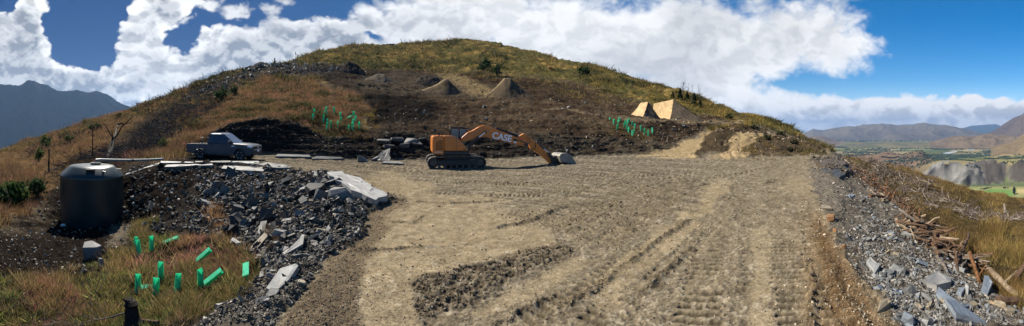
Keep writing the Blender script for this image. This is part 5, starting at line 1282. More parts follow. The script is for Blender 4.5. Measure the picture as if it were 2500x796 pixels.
# ------------------------------------------------------------------ dirt jumps
def earth_mound(name, prof, r, depth, rgb, label, seed, far=None, lift=2.0, amp=0.24, cat='dirt jump', face=None):
    pr = np.array(prof, float)
    xs = np.linspace(pr[0, 0], pr[-1, 0], 64); ys = np.interp(xs, pr[:, 0], pr[:, 1])
    yb = np.interp(xs, [xs[0], xs[-1]], [pr[0, 1], pr[-1, 1]]) + lift
    s = np.linspace(-1, 1, 25)
    A = (xs - 1250) / F; V = np.zeros((25, 64, 3))
    for k, q in enumerate(s):
        rr = r + q * depth; zt = EYE - r * (ys - HOR) / F; zb = EYE - r * (yb - HOR) / F - 0.06 * depth - (0.22 * depth if q < 0 else 0) * abs(q)
        z = zb + (zt - zb) * (1 - abs(q) ** 1.12)
        V[k] = np.stack([rr * np.sin(A), rr * np.cos(A), z], -1)
    p = V.reshape(-1, 3).astype(np.float32)
    n1 = fbm(p * np.float32(0.9) + np.float32(seed), 4); n2 = fbm(p * np.float32(3.5) + np.float32(seed), 3)
    env = np.repeat(1 - np.abs(s) ** 3, 64) * 1.0
    p[:, 2] += (amp * n1 + amp * 0.5 * n2) * (0.35 + 0.65 * (1 - np.exp(-np.repeat(np.abs(s), 64) * 4))) * env
    c = np.array(rgb) * (1 + 0.35 * n1 + 0.3 * n2)[:, None]
    if face is not None:
        x0, x1, fr = face; m = ((np.tile(xs, 25) > x0) & (np.tile(xs, 25) < x1) & (np.repeat(s, 64) > -0.10)); c[m] = np.array(fr) * (1 + 0.15 * n2[m])[:, None]  # strip left of the crest coloured paler as its sunlit side
    i = (np.arange(24)[:, None] * 64 + np.arange(63)[None]).ravel()
    ce = p.mean(0); ce[2] = p[:, 2].min()
    o = mesh_np(name, p - ce, np.stack([i, i + 1, i + 65, i + 64], -1), M_ROUGH, col=np.clip(c, 0.01, 0.7), smooth=True)
    o.location = ce.tolist()
    return tag(o, label, cat)
SOIL = (0.082, 0.062, 0.042)
earth_mound('dirt_jump', [(965,231),(1010,224),(1045,215),(1065,206),(1080,196),(1088,192),(1096,196),(1104,205),(1122,221),(1150,240)], 70, 6.5, SOIL, 'tall pointed dirt jump with a long pale left lip, middle of the slope', 1, face=(960, 1090, (0.21, 0.16, 0.098)))
earth_mound('dirt_jump', [(1165,240),(1198,224),(1220,203),(1231,191),(1246,191),(1262,206),(1292,229),(1320,244)], 69, 7, SOIL, 'broad brown dirt jump right of the pointed one', 2, face=(1160, 1233, (0.18, 0.14, 0.085)))
earth_mound('dirt_jump', [(862,208),(896,191),(920,181),(938,181),(958,196),(985,208)], 80, 6, (0.105, 0.088, 0.066), 'dark low dirt jump left of the pointed one', 3)
earth_mound('dirt_heap', [(1008,202),(1030,187),(1047,182),(1066,188),(1078,201)], 84, 4, (0.05, 0.042, 0.034), 'dark heap of rubble behind the pointed dirt jump', 4, cat='dirt heap', amp=0.5)
earth_mound('dirt_heap', [(828,180),(838,160),(850,150),(868,153),(880,165),(892,180)], 92, 6, (0.032, 0.028, 0.025), 'nearly black rock heap high on the dug slope', 5, cat='dirt heap', amp=0.8)
earth_mound('rock_mound', [(584,181),(605,168),(622,156),(634,150.5),(652,153),(662,163),(674,172)], 103, 5, (0.09, 0.082, 0.072), 'grey rock mound standing on the left skyline', 6, cat='rock mound', amp=0.5)
earth_mound('dirt_heap', [(690,190),(720,178),(745,172),(770,178),(800,192)], 84, 6, (0.095, 0.078, 0.06), 'low grey brown heap below the left skyline', 7, cat='dirt heap', amp=0.35)
earth_mound('dirt_heap', [(935,112),(945,107.5),(960,106.5),(968,111)], 235, 5, (0.03, 0.026, 0.022), 'small dark outcrop on the hill crest', 8, cat='outcrop', amp=0.5)

def kicker(label, A, B, Cc, D, E, G, seed):
    """curved take-off face A-B-D-C (bottom far, bottom near, lip near, lip far) and the soil behind it down to E (near) and G (far)"""
    A, B, Cc, D, E, G = (world_at(*q) for q in (A, B, Cc, D, E, G))
    root = empty('dirt_jump', (A + B) / 2); tag(root, label, 'dirt jump', 'pair of pale faced dirt jumps on the right bench'); o = (A + B) / 2
    n = 14
    def curve(p, q, t):
        h = p.lerp(q, t); h.z = p.z + (q.z - p.z) * t ** 1.55; return h
    far = [curve(A, Cc, k / n) for k in range(n + 1)]; near = [curve(B, D, k / n) for k in range(n + 1)]
    m = 7; V = []; rr = random.Random(seed)
    for f_, e_ in zip(far, near):
        for j in range(m + 1): V.append(f_.lerp(e_, j / m) - o + Vector((rr.uniform(-1, 1), rr.uniform(-1, 1), rr.uniform(-1, 1))) * 0.025)
    fc_ = [(k * (m + 1) + j, k * (m + 1) + j + 1, (k + 1) * (m + 1) + j + 1, (k + 1) * (m + 1) + j) for k in range(n) for j in range(m)]
    mb = MB(); mb.add(V, fc_); mb.build('ramp_face', M_CLAY, root, smooth=True)
    # soil flank towards the viewer, back slope and far flank as one subdivided skin
    mb = MB()
    def skin(rows):
        N = len(rows[0]); v = [q - o for rw in rows for q in rw]
        mb.add(v, [(a * N + b, a * N + b + 1, (a + 1) * N + b + 1, (a + 1) * N + b) for a in range(len(rows) - 1) for b in range(N - 1)])
    foot = [B.lerp(E, (k / n) ** 0.9) + Vector((0, 0, -0.5)) for k in range(n + 1)]
    rows = []
    for j in range(9):
        t = j / 8; rows.append([near[k].lerp(foot[k], t) + Vector((rr.uniform(-1, 1), rr.uniform(-1, 1), rr.uniform(-1, 1))) * (0.09 if 0 < j else 0) for k in range(n + 1)])
    skin(rows)
    rows = []
    for j in range(9):
        t = j / 8; rows.append([D.lerp(Cc, k / 6).lerp(E.lerp(G, k / 6) + Vector((0, 0, -0.5)), t) + Vector((rr.uniform(-1, 1), rr.uniform(-1, 1), rr.uniform(-1, 1))) * (0.09 if 0 < j else 0) for k in range(7)])
    skin(rows)
    foot = [A.lerp(G, (k / n) ** 0.9) + Vector((0, 0, -0.5)) for k in range(n + 1)]
    skin([far, foot])
    mb.build('soil_body', M_SOILJ, root, smooth=True)
M_CLAY = mat_plain('packed yellow clay', (0.42, 0.29, 0.145), 0.9, noise=0.3, scale=2.2, bump=0.5, dirt=((0.17, 0.12, 0.07), 0.6))
M_SOILJ = mat_plain('loose brown soil', (0.10, 0.074, 0.047), 0.95, noise=0.6, scale=5.0, bump=1.0)
kicker('left one of the pale clay dirt jumps above the tree guards', (1524, 290, 57.5), (1563, 293, 53.5), (1564, 251, 57.5), (1582, 248.5, 55), (1619, 293, 54.5), (1612, 286, 60), 1)
kicker('right and larger one of the pale clay dirt jumps', (1588, 290, 60), (1634, 294, 54), (1596, 253, 60), (1644, 242.5, 56), (1728, 294, 55), (1706, 284, 62), 2)

# ------------------------------------------------------------------ machines and site things
def ray_plane(px, py, org, nrm):
    a = (px - 1250) / F
    d = Vector((math.sin(a), math.cos(a), -(py - HOR) / F)); o = Vector((0, 0, EYE))
    return o + d * ((Vector(org) - o).dot(nrm) / d.dot(nrm))
def text_mesh(name, body, size, mat, parent, loc, rot, extrude=0.004, bold=0.02, sx=1.0):
    cu = bpy.data.curves.new('lettering', 'FONT'); cu.body = body; cu.size = size; cu.extrude = extrude; cu.offset = bold * size
    cu.align_x = 'CENTER'; cu.align_y = 'CENTER'
    tmp = bpy.data.objects.new('lettering', cu); COL.objects.link(tmp)
    me = bpy.data.meshes.new_from_object(tmp.evaluated_get(bpy.context.evaluated_depsgraph_get()))
    bpy.data.objects.remove(tmp); me.materials.clear(); me.materials.append(mat)
    o = link(bpy.data.objects.new(name, me), parent); o.location = loc; o.rotation_euler = rot; o.scale = (sx, 1, 1)
    return o

M_ORANGE = mat_plain('orange machine paint', (0.60, 0.175, 0.012), 0.38, noise=0.10, scale=2.0, coat=0.25, dirt=((0.25, 0.17, 0.09), 0.45))
M_BLACK = mat_plain('black steel', (0.018, 0.018, 0.02), 0.45, noise=0.3, dirt=((0.09, 0.075, 0.055), 0.5))
M_STEEL = mat_plain('worn track steel', (0.075, 0.07, 0.066), 0.5, 0.5, noise=0.5, scale=8, dirt=((0.16, 0.13, 0.09), 0.7))
M_CHROME = mat_plain('polished rod', (0.75, 0.75, 0.76), 0.18, 1.0)
M_GLASS = mat_plain('tinted glass', (0.012, 0.016, 0.018), 0.04, spec=0.9, coat=1.0)
M_WHITE = mat_plain('white vinyl lettering', (0.82, 0.82, 0.80), 0.5)
M_BUCKET = mat_plain('worn grey bucket steel', (0.22, 0.205, 0.175), 0.5, 0.2, noise=0.3, scale=4, dirt=((0.22, 0.17, 0.10), 0.8))
M_RUBBER = mat_plain('tyre rubber', (0.015, 0.015, 0.016), 0.85, noise=0.3, dirt=((0.10, 0.085, 0.065), 0.5))

def excavator():
    az = (1113.5 - 1250) / F
    yaw = -az + math.radians(7.5)
    r = 23.3
    org = Vector((r * math.sin(az), r * math.cos(az), 0.0))
    root = empty('excavator', org, yaw)
    tag(root, 'orange tracked excavator parked on the pad with its bucket resting on the ground', 'excavator')
    nx, ny = Vector((math.cos(yaw), math.sin(yaw), 0)), Vector((-math.sin(yaw), math.cos(yaw), 0))
    def ex(cx, cy, Y):
        p = ray_plane(1020 + cx * 0.1759, 290 + cy * 0.1759, org + ny * Y, ny) - org
        return (p.dot(nx), p.z)
    def outline(pts, Y): return [ex(a, b, Y) for a, b in pts]
    # crawler tracks
    xl = ex(135, 615, -1.45)[0]; xr = ex(950, 615, -1.45)[0]
    R = 0.40
    def track(yc, shift):
        tr = empty('track', (shift, yc, 0)); tr.parent = root
        path = []
        c0, c1 = xl + R, xr - R
        for k in range(13): w = math.pi / 2 + math.pi * k / 12; path.append((c0 + R * math.cos(w), R + R * math.sin(w)))
        path += [(c0 + (c1 - c0) * t, 0.0) for t in np.linspace(0.04, 0.96, 15)]
        for k in range(13): w = -math.pi / 2 + math.pi * k / 12; path.append((c1 + R * math.cos(w), R + R * math.sin(w)))
        for t in np.linspace(0.04, 0.96, 15): path.append((c1 + (c0 - c1) * t, 2 * R + 0.10 * math.sin(math.pi * t) ** 0.7))
        n = len(path); mb = MB(); th = 0.06
        cen = (0.5 * (c0 + c1), R)
        inn = []
        for k in range(n):
            a, b = path[k - 1], path[(k + 1) % n]; dx, dz = b[0] - a[0], b[1] - a[1]; L = math.hypot(dx, dz) + 1e-9
            q = (-dz / L, dx / L); inn.append((path[k][0] + q[0] * th, path[k][1] + q[1] * th))
        v = [(x, -0.3, z) for x, z in path] + [(x, 0.3, z) for x, z in path] + [(x, -0.3, z) for x, z in inn] + [(x, 0.3, z) for x, z in inn]
        f = []
        for k in range(n):
            j = (k + 1) % n; f += [(k, j, n + j, n + k), (2 * n + j, 2 * n + k, 3 * n + k, 3 * n + j), (j, k, 2 * n + k, 2 * n + j), (n + k, n + j, 3 * n + j, 3 * n + k)]
        mb.add(v, f)
        P = np.array(path + [path[0]]); s = np.r_[0, np.cumsum(np.hypot(*np.diff(P, axis=0).T))]
        for d in np.arange(0, s[-1], s[-1] / 50):
            x, z = np.interp(d, s, P[:, 0]), np.interp(d, s, P[:, 1]); x2, z2 = np.interp((d + 0.02) % s[-1], s, P[:, 0]), np.interp((d + 0.02) % s[-1], s, P[:, 1])
            ang = math.atan2(z2 - z, x2 - x)
            mb.box((x + 0.015 * math.sin(ang), 0, z - 0.015 * math.cos(ang)), (0.045, 0.61, 0.05), (-ang, 'Y'))
        mb.build('track_chain', M_STEEL, tr)
        mb = MB(); mb.box((0.5 * (c0 + c1), 0, R), (c1 - c0 - 0.15, 0.34, 0.34)); mb.box((c1 - 0.05, 0, R), (0.5, 0.40, 0.46)); mb.box((0.5 * (c0 + c1) - .2, -0.19, R + .06), (c1 - c0 - 1.2, 0.04, 0.10))
        mb.build('track_frame', M_BLACK, tr, bevel=0.02)
        for nm, cx in (('sprocket', c0), ('idler', c1)):
            MB().lathe([(0.0, -0.22), (0.20, -0.22), (0.22, -0.17), (0.33, -0.13), (0.335, 0.13), (0.0, 0.13)], 20, 'Y', (cx, 0, R)).build(nm, M_STEEL, tr, smooth=True)
        for k in range(7):
            x = c0 + (c1 - c0) * (k + 1) / 8; MB().cyl((x, -0.24, 0.15), (x, 0.24, 0.15), 0.10, n=10).build('roller', M_STEEL, tr)
        for t in (0.33, 0.64):
            x = c0 + (c1 - c0) * t; MB().cyl((x, -0.24, 2 * R + 0.03), (x, 0.2, 2 * R + 0.03), 0.07, n=10).build('carrier_roller', M_STEEL, tr)
    track(-1.15, 0.0); track(1.15, 0.0)
    MB().box((0, 0, 0.55), (1.6, 1.8, 0.4)).cyl((-.1, 0, 0.6), (-.1, 0, 0.98), 0.72, n=24).build('undercarriage', M_BLACK, root)
    # upper structure
    Yn, Yf = -1.32, 1.32
    cwp = outline([(362,236),(362,498),(235,492),(210,480),(203,455),(204,300),(208,252),(222,240),(280,236)], Yn)
    MB().prism(cwp, Yn, Yf).build('counterweight', M_ORANGE, root, bevel=0.05, seg=3)
    hood = outline([(368,236),(500,240),(540,258),(590,300),(632,345),(668,392),(700,446),(368,446)], Yn)
    MB().prism(hood, Yn, 0.15).build('engine_hood', M_ORANGE, root, bevel=0.05, seg=3)
    sk = outline([(368,450),(704,450),(718,498),(368,498)], Yn)
    MB().prism(sk, Yn + 0.01, Yf - 0.02).build('skirt', M_BLACK, root, bevel=0.015)
    dk = outline([(368,300),(560,300),(700,446),(368,446)], Yn)
    MB().prism(dk, 0.16, Yf - 0.02).build('deck', M_BLACK, root, bevel=0.02)
    p0 = ex(536, 262, Yn); p1 = ex(536, 444, Yn)
    MB().box((p0[0], Yn - 0.002, (p0[1] + p1[1]) / 2), (0.018, 0.012, p0[1] - p1[1])).build('panel_gap', M_BLACK, root)
    g = outline([(250,325),(300,302),(345,298),(345,438),(250,438)], Yn)
    gr = MB().prism(g, Yn - 0.012, Yn + 0.02).build('vent_grille', mat_plain('dark orange mesh', (0.23, 0.085, 0.015), 0.7), root)
    for k in range(4):
        z = ex(300, 330 + 30 * k, Yn)[1]; x0, x1 = ex(255, 330, Yn)[0], ex(340, 330, Yn)[0]
        MB().box(((x0 + x1) / 2, Yn - 0.02, z), (x1 - x0, 0.02, 0.025)).build('louvre', M_ORANGE, gr)
    x, z = ex(285, 466, Yn)
    text_mesh('lettering', 'CX235C SR', 0.105, M_WHITE, root, (x, Yn - 0.004, z), (math.radians(90), 0, 0))
    for cx, cy in ((640, 425), (655, 425)):
        x, z = ex(cx, cy, Yn); MB().box((x, Yn - 0.004, z), (0.05, 0.015, 0.07)).build('latch', M_BLACK, root)
    # cab on the far side
    x0, zt = ex(447, 128, 0.85); x1, _ = ex(700, 130, 0.85); zb = 1.05
    cab = empty('cab', (0, 0.80, 0)); cab.parent = root
    side = [(x0, zb), (x1 - 0.05, zb), (x1 + 0.02, zb + 0.75), (x1 - 0.28, zt - 0.06), (x1 - 0.45, zt), (x0 + 0.1, zt), (x0, zt - 0.1)]
    ins = [(x0 + 0.05, zb + 0.05), (x1 - 0.08, zb + 0.05), (x1 - 0.02, zb + 0.75), (x1 - 0.31, zt - 0.10), (x1 - 0.46, zt - 0.07), (x0 + 0.12, zt - 0.07), (x0 + 0.05, zt - 0.13)]
    MB().prism(ins, -0.46, 0.46).build('window', M_GLASS_C, cab, bevel=0.01)
    fr = MB()
    for y in (-0.49, 0.49):
        for k in range(len(side)):
            a, b = side[k], side[(k + 1) % len(side)]; fr.cyl((a[0], y, a[1]), (b[0], y, b[1]), 0.04, n=6)
        xm = x0 + 0.45 * (x1 - x0); fr.cyl((xm, y, zb), (xm, y, zt), 0.04, n=6)
    fr.build('frame', M_BLACK, cab)
    MB().box(((x0 + x1) / 2 - 0.2, 0, zt + 0.035), ((x1 - x0) * 0.74, 1.0, 0.07)).build('roof', M_BLACK, cab, bevel=0.02)
    mb = MB()
    for y in (-0.4, 0.0, 0.4): mb.cyl((x1 - 0.5, y, zt + 0.06), (x1 + 0.02, y, zt - 0.12), 0.025, n=6)
    for k in range(5): mb.cyl((x1 - 0.42 + 0.1 * k, -0.45, zt + 0.02 - 0.04 * k), (x1 - 0.42 + 0.1 * k, 0.45, zt + 0.02 - 0.04 * k), 0.02, n=6)
    mb.build('falling_object_guard', M_BLACK, cab)
    MB().box((x0 + 0.55, 0, zb + 0.45), (0.5, 0.55, 0.9)).build('seat', M_BLACK, cab, bevel=0.05)
    # boom
    W = 0.26
    bo = outline([(605,300),(600,268),(690,192),(760,166),(850,112),(905,100),(965,100),(1040,124),(1200,186),(1390,258),(1500,335),(1532,365),(1512,388),(1470,376),(1250,322),(1060,280),(985,257),(930,247),(860,262),(720,300),(630,322)], -W)
    boom = MB().prism(bo, -W, W).build('boom', M_ORANGE, root, bevel=0.035)
    x, z = ex(1168, 257, -W); xa, za = ex(1040, 232, -W); xb, zb_ = ex(1296, 283, -W)
    text_mesh('lettering', 'CASE', 0.64, M_WHITE, boom, (x, -W - 0.004, z), (math.radians(90), -math.atan2(zb_ - za, xb - xa), 0), bold=0.035, sx=1.0)
    x, z = ex(1352, 296, -W); MB().box((x, -W - 0.004, z), (0.30, 0.01, 0.14), (0.2, 'Y')).build('decal', M_BLACK, boom)
    x, z = ex(1350, 325, -W); MB().box((x, -W - 0.004, z), (0.24, 0.01, 0.12), (0.2, 'Y')).build('decal', M_WHITE, boom)
    def seg(name, pts, Ys, rad, mat, parent, n=10):
        mb = MB()
        for Y in Ys: mb.tube([(q[0], Y, q[1]) for q in (ex(a, b, Y) for a, b in pts)], rad, n)
        return mb.build(name, mat, parent, smooth=True)
    for Y in (-0.44, 0.44):
        cy = seg('boom_cylinder', [(700, 380), (848, 256)], (Y,), 0.095, M_BLACK, root)
        seg('rod', [(846, 258), (940, 184)], (Y,), 0.05, M_CHROME, cy)
        seg('pin', [(932, 190), (946, 178)], (Y,), 0.10, M_BLACK, cy)
    cy = seg('arm_cylinder', [(1090, 138), (1385, 238)], (0.0,), 0.10, M_BLACK, root)
    seg('rod', [(1380, 236), (1430, 245)], (0.0,), 0.055, M_CHROME, cy)
    seg('bracket', [(1075, 150), (1100, 135)], (0.0,), 0.15, M_BLACK, cy)
    for dy, off in ((-0.14, 0), (0.0, 8), (0.12, 16)):
        seg('hydraulic_hose', [(620, 270 - off), (700, 205 - off), (790, 178 - off), (850, 118 - off), (920, 92 - off * .3)], (dy - 0.1,), 0.028, M_HOSE, boom, 6)
    for dy in (-0.12, 0.1):
        seg('hydraulic_hose', [(980, 98), (1010, 84), (1050, 92), (1080, 118), (1240, 172), (1380, 235)], (dy,), 0.022, M_BLACK, boom, 6)
    seg('hydraulic_hose', [(1340, 280), (1450, 318), (1530, 345), (1560, 320), (1548, 270), (1520, 255)], (-0.30,), 0.022, M_BLACK, boom, 6)
    MB().cyl((*ex(1508, 365, -0.36)[:1], -0.36, ex(1508, 365, -0.36)[1]), (ex(1508, 365, -0.36)[0], 0.36, ex(1508, 365, -0.36)[1]), 0.13, n=16).build('pivot_pin', M_BLACK, boom)
    # stick and bucket
    W2 = 0.17
    st = outline([(1400,245),(1478,202),(1500,206),(1560,250),(1640,318),(1720,400),(1806,478),(1850,560),(1868,620),(1845,630),(1795,582),(1700,500),(1600,436),(1570,425),(1548,350),(1480,292)], -W2)
    stick = MB().prism(st, -W2, W2).build('stick', M_ORANGE, root, bevel=0.03)
    seg('hydraulic_hose', [(1630, 310), (1636, 380), (1610, 430), (1560, 420), (1520, 380)], (-0.20,), 0.024, M_BLACK, stick, 6)
    cy = seg('bucket_cylinder', [(1640, 318), (1745, 415)], (0.0,), 0.085, M_BLACK, root)
    seg('rod', [(1742, 412), (1815, 478)], (0.0,), 0.048, M_CHROME, cy)
    for Y in (-0.24, 0.24):
        MB().prism(outline([(1800, 470), (1830, 465), (1880, 530), (1900, 600), (1870, 625), (1850, 560), (1815, 520)], Y), Y - 0.03, Y + 0.03).build('link', M_BLACK, root)
    hitch = MB().prism(outline([(1850, 560), (1895, 520), (1960, 505), (2010, 515), (2010, 590), (1960, 612), (1890, 630), (1858, 628)], -0.25), -0.25, 0.25).build('tilt_hitch', M_BLACK, root, bevel=0.02)
    MB().cyl((ex(1915, 560, -0.3)[0], -0.31, ex(1915, 560, -.3)[1]), (ex(1915, 560, -.3)[0], 0.31, ex(1915, 560, -.3)[1]), 0.12, n=12).build('pin', M_STEEL, hitch)
    for yy in (-0.34, 0.34):
        MB().box((ex(1950, 560, yy)[0], yy, ex(1950, 560, yy)[1]), (0.45, 0.10, 0.18)).build('tilt_cylinder', M_BLACK, hitch, bevel=0.02)
    bw = 0.78
    so = outline([(1985,600),(1975,555),(1968,520),(1985,492),(2015,480),(2075,480),(2110,492),(2145,525),(2175,575),(2202,632),(2100,622),(2040,608)], -bw)
    bk = empty('bucket', (0, 0, 0)); bk.parent = root
    sh = MB(); n = 10; shell = so[:10]
    th = 0.035
    cxm, czm = sum(p[0] for p in so) / len(so), sum(p[1] for p in so) / len(so)
    inn = [(x + (cxm - x) * 0.08, z + (czm - z) * 0.08) for x, z in shell]
    for k in range(len(shell) - 1):
        a, b, c, d = shell[k], shell[k + 1], inn[k + 1], inn[k]
        sh.add([(a[0], -bw, a[1]), (b[0], -bw, b[1]), (b[0], bw, b[1]), (a[0], bw, a[1]), (d[0], -bw, d[1]), (c[0], -bw, c[1]), (c[0], bw, c[1]), (d[0], bw, d[1])], [(0, 1, 2, 3), (7, 6, 5, 4), (0, 4, 5, 1), (2, 6, 7, 3), (1, 5, 6, 2), (0, 3, 7, 4)])
    sh.build('bucket_shell', M_BUCKET, bk)
    for y in (-bw, bw - 0.03): MB().prism(so, y - 0.003, y + 0.033).build('side_plate', M_BUCKET, bk, bevel=0.008)
    e0, e1 = so[9], so[10]
    MB().box((e0[0] - 0.10, 0, e0[1] - 0.0), (0.26, 2 * bw + 0.03, 0.03), (0.1, 'Y')).build('cutting_edge', M_STEEL, bk)
    MB().box((ex(1990, 545, 0)[0], 0, ex(1990, 545, 0)[1]), (0.10, 0.7, 0.42)).build('hitch_ears', M_BUCKET, bk, bevel=0.02)
    # mirror and exhaust
    x, z = ex(236, 240, -1.1); x2, z2 = ex(240, 160, -1.1)
    mi = MB().cyl((x, -1.1, z), (x2, -1.1, z2), 0.018, n=6).build('mirror_arm', M_BLACK, root)
    MB().box((x2, -1.1, z2), (0.16, 0.06, 0.22)).build('mirror', M_BLACK, mi, bevel=0.02)
    x, z = ex(295, 236, -0.6); x2, z2 = ex(285, 180, -0.6)
    MB().tube([(x, -0.6, z - 0.1), (x, -0.6, z + 0.12), (x2 - 0.05, -0.6, z2)], 0.06, 10).build('exhaust_pipe', M_BLACK, root, smooth=True)
    mb = MB(); xa, za = ex(300, 236, -1.2); xb, zb2 = ex(480, 238, -1.2)
    mb.tube([(xa, -1.2, za - .02), (xa, -1.2, za + .10), (xb, -1.2, zb2 + .10), (xb, -1.2, zb2 - .02)], 0.016, 6).build('handrail', M_BLACK, root)
M_HOSE = mat_plain('orange steel pipe', (0.50, 0.17, 0.02), 0.45)
M_GLASS_C = mat_plain('cab glass', (0.03, 0.045, 0.045), 0.05, spec=0.9, coat=1.0)
excavator()

M_TRUCK = mat_plain('blue grey metallic paint', (0.022, 0.032, 0.048), 0.42, 0.1, coat=0.35, noise=0.08, dirt=((0.06, 0.054, 0.046), 0.25), scale=1.6)
M_TRIM = mat_plain('black plastic trim', (0.02, 0.02, 0.022), 0.6, dirt=((0.10, 0.085, 0.065), 0.4), noise=0.2)
M_LAMP = mat_plain('clear lamp glass', (0.55, 0.58, 0.6), 0.1, 0.3, coat=1.0)
M_SILVER = mat_plain('silver alloy', (0.75, 0.75, 0.76), 0.4, 0.1)
M_RED = mat_plain('red lamp', (0.25, 0.01, 0.01), 0.2, coat=1.0)

def pickup():
    az = (549 - 1250) / F; r = 24.2
    t = Vector((math.cos(az), -math.sin(az), 0)); a = Vector((math.sin(az), math.cos(az), 0))
    turn = math.radians(27); fw = t * math.cos(turn) - a * math.sin(turn)
    org = Vector((r * math.sin(az), r * math.cos(az), 0.46))
    root = empty('pickup_truck', org, math.atan2(fw.y, fw.x))
    tag(root, 'dark blue grey double cab pickup parked on the ledge by the cut', 'pickup')
    wr, xa, xb = 0.395, 1.61, -1.61
    def arch(xc, R, n=9): return [(xc + R * math.cos(w), wr + R * math.sin(w)) for w in np.linspace(math.pi, 0, n)]
    # side skins follow the outline with wheel arches; one loft from sill to shoulder gives the body its curve
    low = [(-2.78, 0.62), (-2.72, 0.52)] + [(x, max(z, 0.42)) for x, z in arch(xb, 0.50)] + [(-1.05, 0.44), (1.05, 0.42)] + [(x, max(z, 0.42)) for x, z in arch(xa, 0.50)] + [(2.2, 0.42), (2.40, 0.40), (2.55, 0.52)]
    top_b = [(2.60, 0.72), (2.58, 0.92), (2.50, 1.06), (2.30, 1.13), (1.6, 1.19), (1.05, 1.215), (0.4, 1.20), (-0.4, 1.185), (-1.08, 1.17)]
    bed = [(-1.10, 1.155), (-2.2, 1.14), (-2.80, 1.13), (-2.82, 0.9)]
    cabbody = [q for q in low if q[0] > -1.1] + top_b
    cabbody = [(-1.08, 0.44)] + [q for q in low if q[0] > -1.06] + top_b
    mb = MB()
    def loft(poly, ys):
        rings = []
        for y, inset, drop in ys:
            cx = sum(p[0] for p in poly) / len(poly); rings.append([(x, y, z - drop * max(0, z - 0.9)) for x, z in poly])
        n = len(poly); v = [q for rg in rings for q in rg]; f = [tuple(range(n)), tuple(range(len(v) - 1, len(v) - n - 1, -1))]
        for k in range(len(rings) - 1):
            for j in range(n): i = (j + 1) % n; f.append((k * n + i, k * n + j, (k + 1) * n + j, (k + 1) * n + i))
        mb.add(v, f)
    loft(cabbody, [(-0.92, 0, 0.16), (-0.86, 0, 0.0), (0.86, 0, 0.0), (0.92, 0, 0.16)])
    # load bed: two sides, tailgate, floor, front wall
    bedside = [(-2.80, 0.62), (-2.72, 0.52)] + [q for q in arch(xb, 0.50)] + [(-1.10, 0.46)] + bed[:3]
    for y0, y1 in ((-0.92, -0.80), (0.80, 0.92)): mb.prism(bedside, y0, y1)
    mb.box((-2.77, 0, 0.86), (0.07, 1.62, 0.52)); mb.box((-1.95, 0, 0.64), (1.7, 1.62, 0.08)); mb.box((-1.13, 0, 0.85), (0.05, 1.62, 0.6))
    body = mb.build('body', M_TRUCK, root, bevel=0.05, seg=3, smooth=True)
    # cabin
    zb, zt = 1.165, 1.86
    B = [(-1.06, -0.88), (1.18, -0.88), (1.18, 0.88), (-1.06, 0.88)]; T = [(-0.88, -0.70), (0.30, -0.71), (0.30, 0.71), (-0.88, 0.70)]
    Bm = [(x, y, zb) for x, y in B]; Tm = [(x, y, zt) for x, y in T]
    Tc = [(-0.65, -0.56, zt + 0.06), (0.08, -0.58, zt + 0.06), (0.08, 0.58, zt + 0.06), (-0.65, 0.56, zt + 0.06)]
    mb = MB(); mb.frustum(Bm, Tm); mb.frustum(Tm, Tc)
    mb.build('cabin', M_TRUCK, root, bevel=0.045, seg=3, smooth=True)
    def pane(name, b0, b1, t1, t0, ins, mat=M_GLASS, lift=0.012, parent=root):
        q = [Vector(p) for p in (b0, b1, t1, t0)]; c = sum(q, Vector()) / 4
        n = (q[1] - q[0]).cross(q[3] - q[0]).normalized()
        if n.dot(c - Vector((0, 0, 1.4))) < 0: n = -n
        q = [p + (c - p) * ins for p in q]
        MB().frustum([p - n * 0.02 for p in q], [p + n * lift for p in q]).build(name, mat, parent)
    def L(a_, b_, t_): return tuple(a_[k] + (b_[k] - a_[k]) * t_ for k in range(3))
    for s0, s1 in ((0, 1), (3, 2)):
        b0, b1, t0, t1 = Bm[s0], Bm[s1], Tm[s0], Tm[s1]
        def S(u, v): return L(L(b0, b1, u), L(t0, t1, (u * 2.18 - 0.28) / 0.96 if False else u), v)
        pane('side_window', S(0.07, 0.08), S(0.45, 0.08), S(0.47, 0.88), S(0.10, 0.86), 0.02)
        pane('side_window', S(0.49, 0.08), S(0.93, 0.08), S(0.90, 0.90), S(0.51, 0.88), 0.02)
    pane('windscreen', Bm[1], Bm[2], Tm[2], Tm[1], 0.08, mat_plain('glare whitened windscreen glass', (0.16, 0.17, 0.18), 0.28, spec=0.9, coat=1.0))  # base colour whitened to stand in for sun glare
    pane('rear_window', Bm[0], Bm[3], Tm[3], Tm[0], 0.12)
    for s in (-1, 1):
        MB().tube([(-0.85, s * 0.66, zt + 0.02), (-0.7, s * 0.66, zt + 0.075), (0.0, s * 0.67, zt + 0.085), (0.28, s * 0.67, zt + 0.01)], 0.02, 6).build('roof_rail', M_SILVER, root)
        m = MB().box((0.88, s * 1.02, 1.30), (0.17, 0.22, 0.20)).build('door_mirror', M_TRIM, root, bevel=0.04)
        MB().box((0.83, s * 1.03, 1.27), (0.05, 0.20, 0.06)).build('mirror_cover', M_SILVER, m, bevel=0.01)
        for x in (-0.62, 0.38): MB().box((x, s * 0.928, 1.06), (0.20, 0.04, 0.05)).build('door_handle', M_TRIM, root, bevel=0.01)
        for x in (-1.065, -0.02, 1.0):
            MB().box((x, s * 0.9205, 0.82), (0.012, 0.006, 0.66)).build('door_gap', M_BLACK, root)
        MB().tube([(-1.0, s * 0.98, 0.40), (-0.9, s * 1.0, 0.36), (0.95, s * 1.0, 0.36), (1.05, s * 0.98, 0.40)], 0.045, 8).build('side_step', M_TRIM, root, smooth=True)
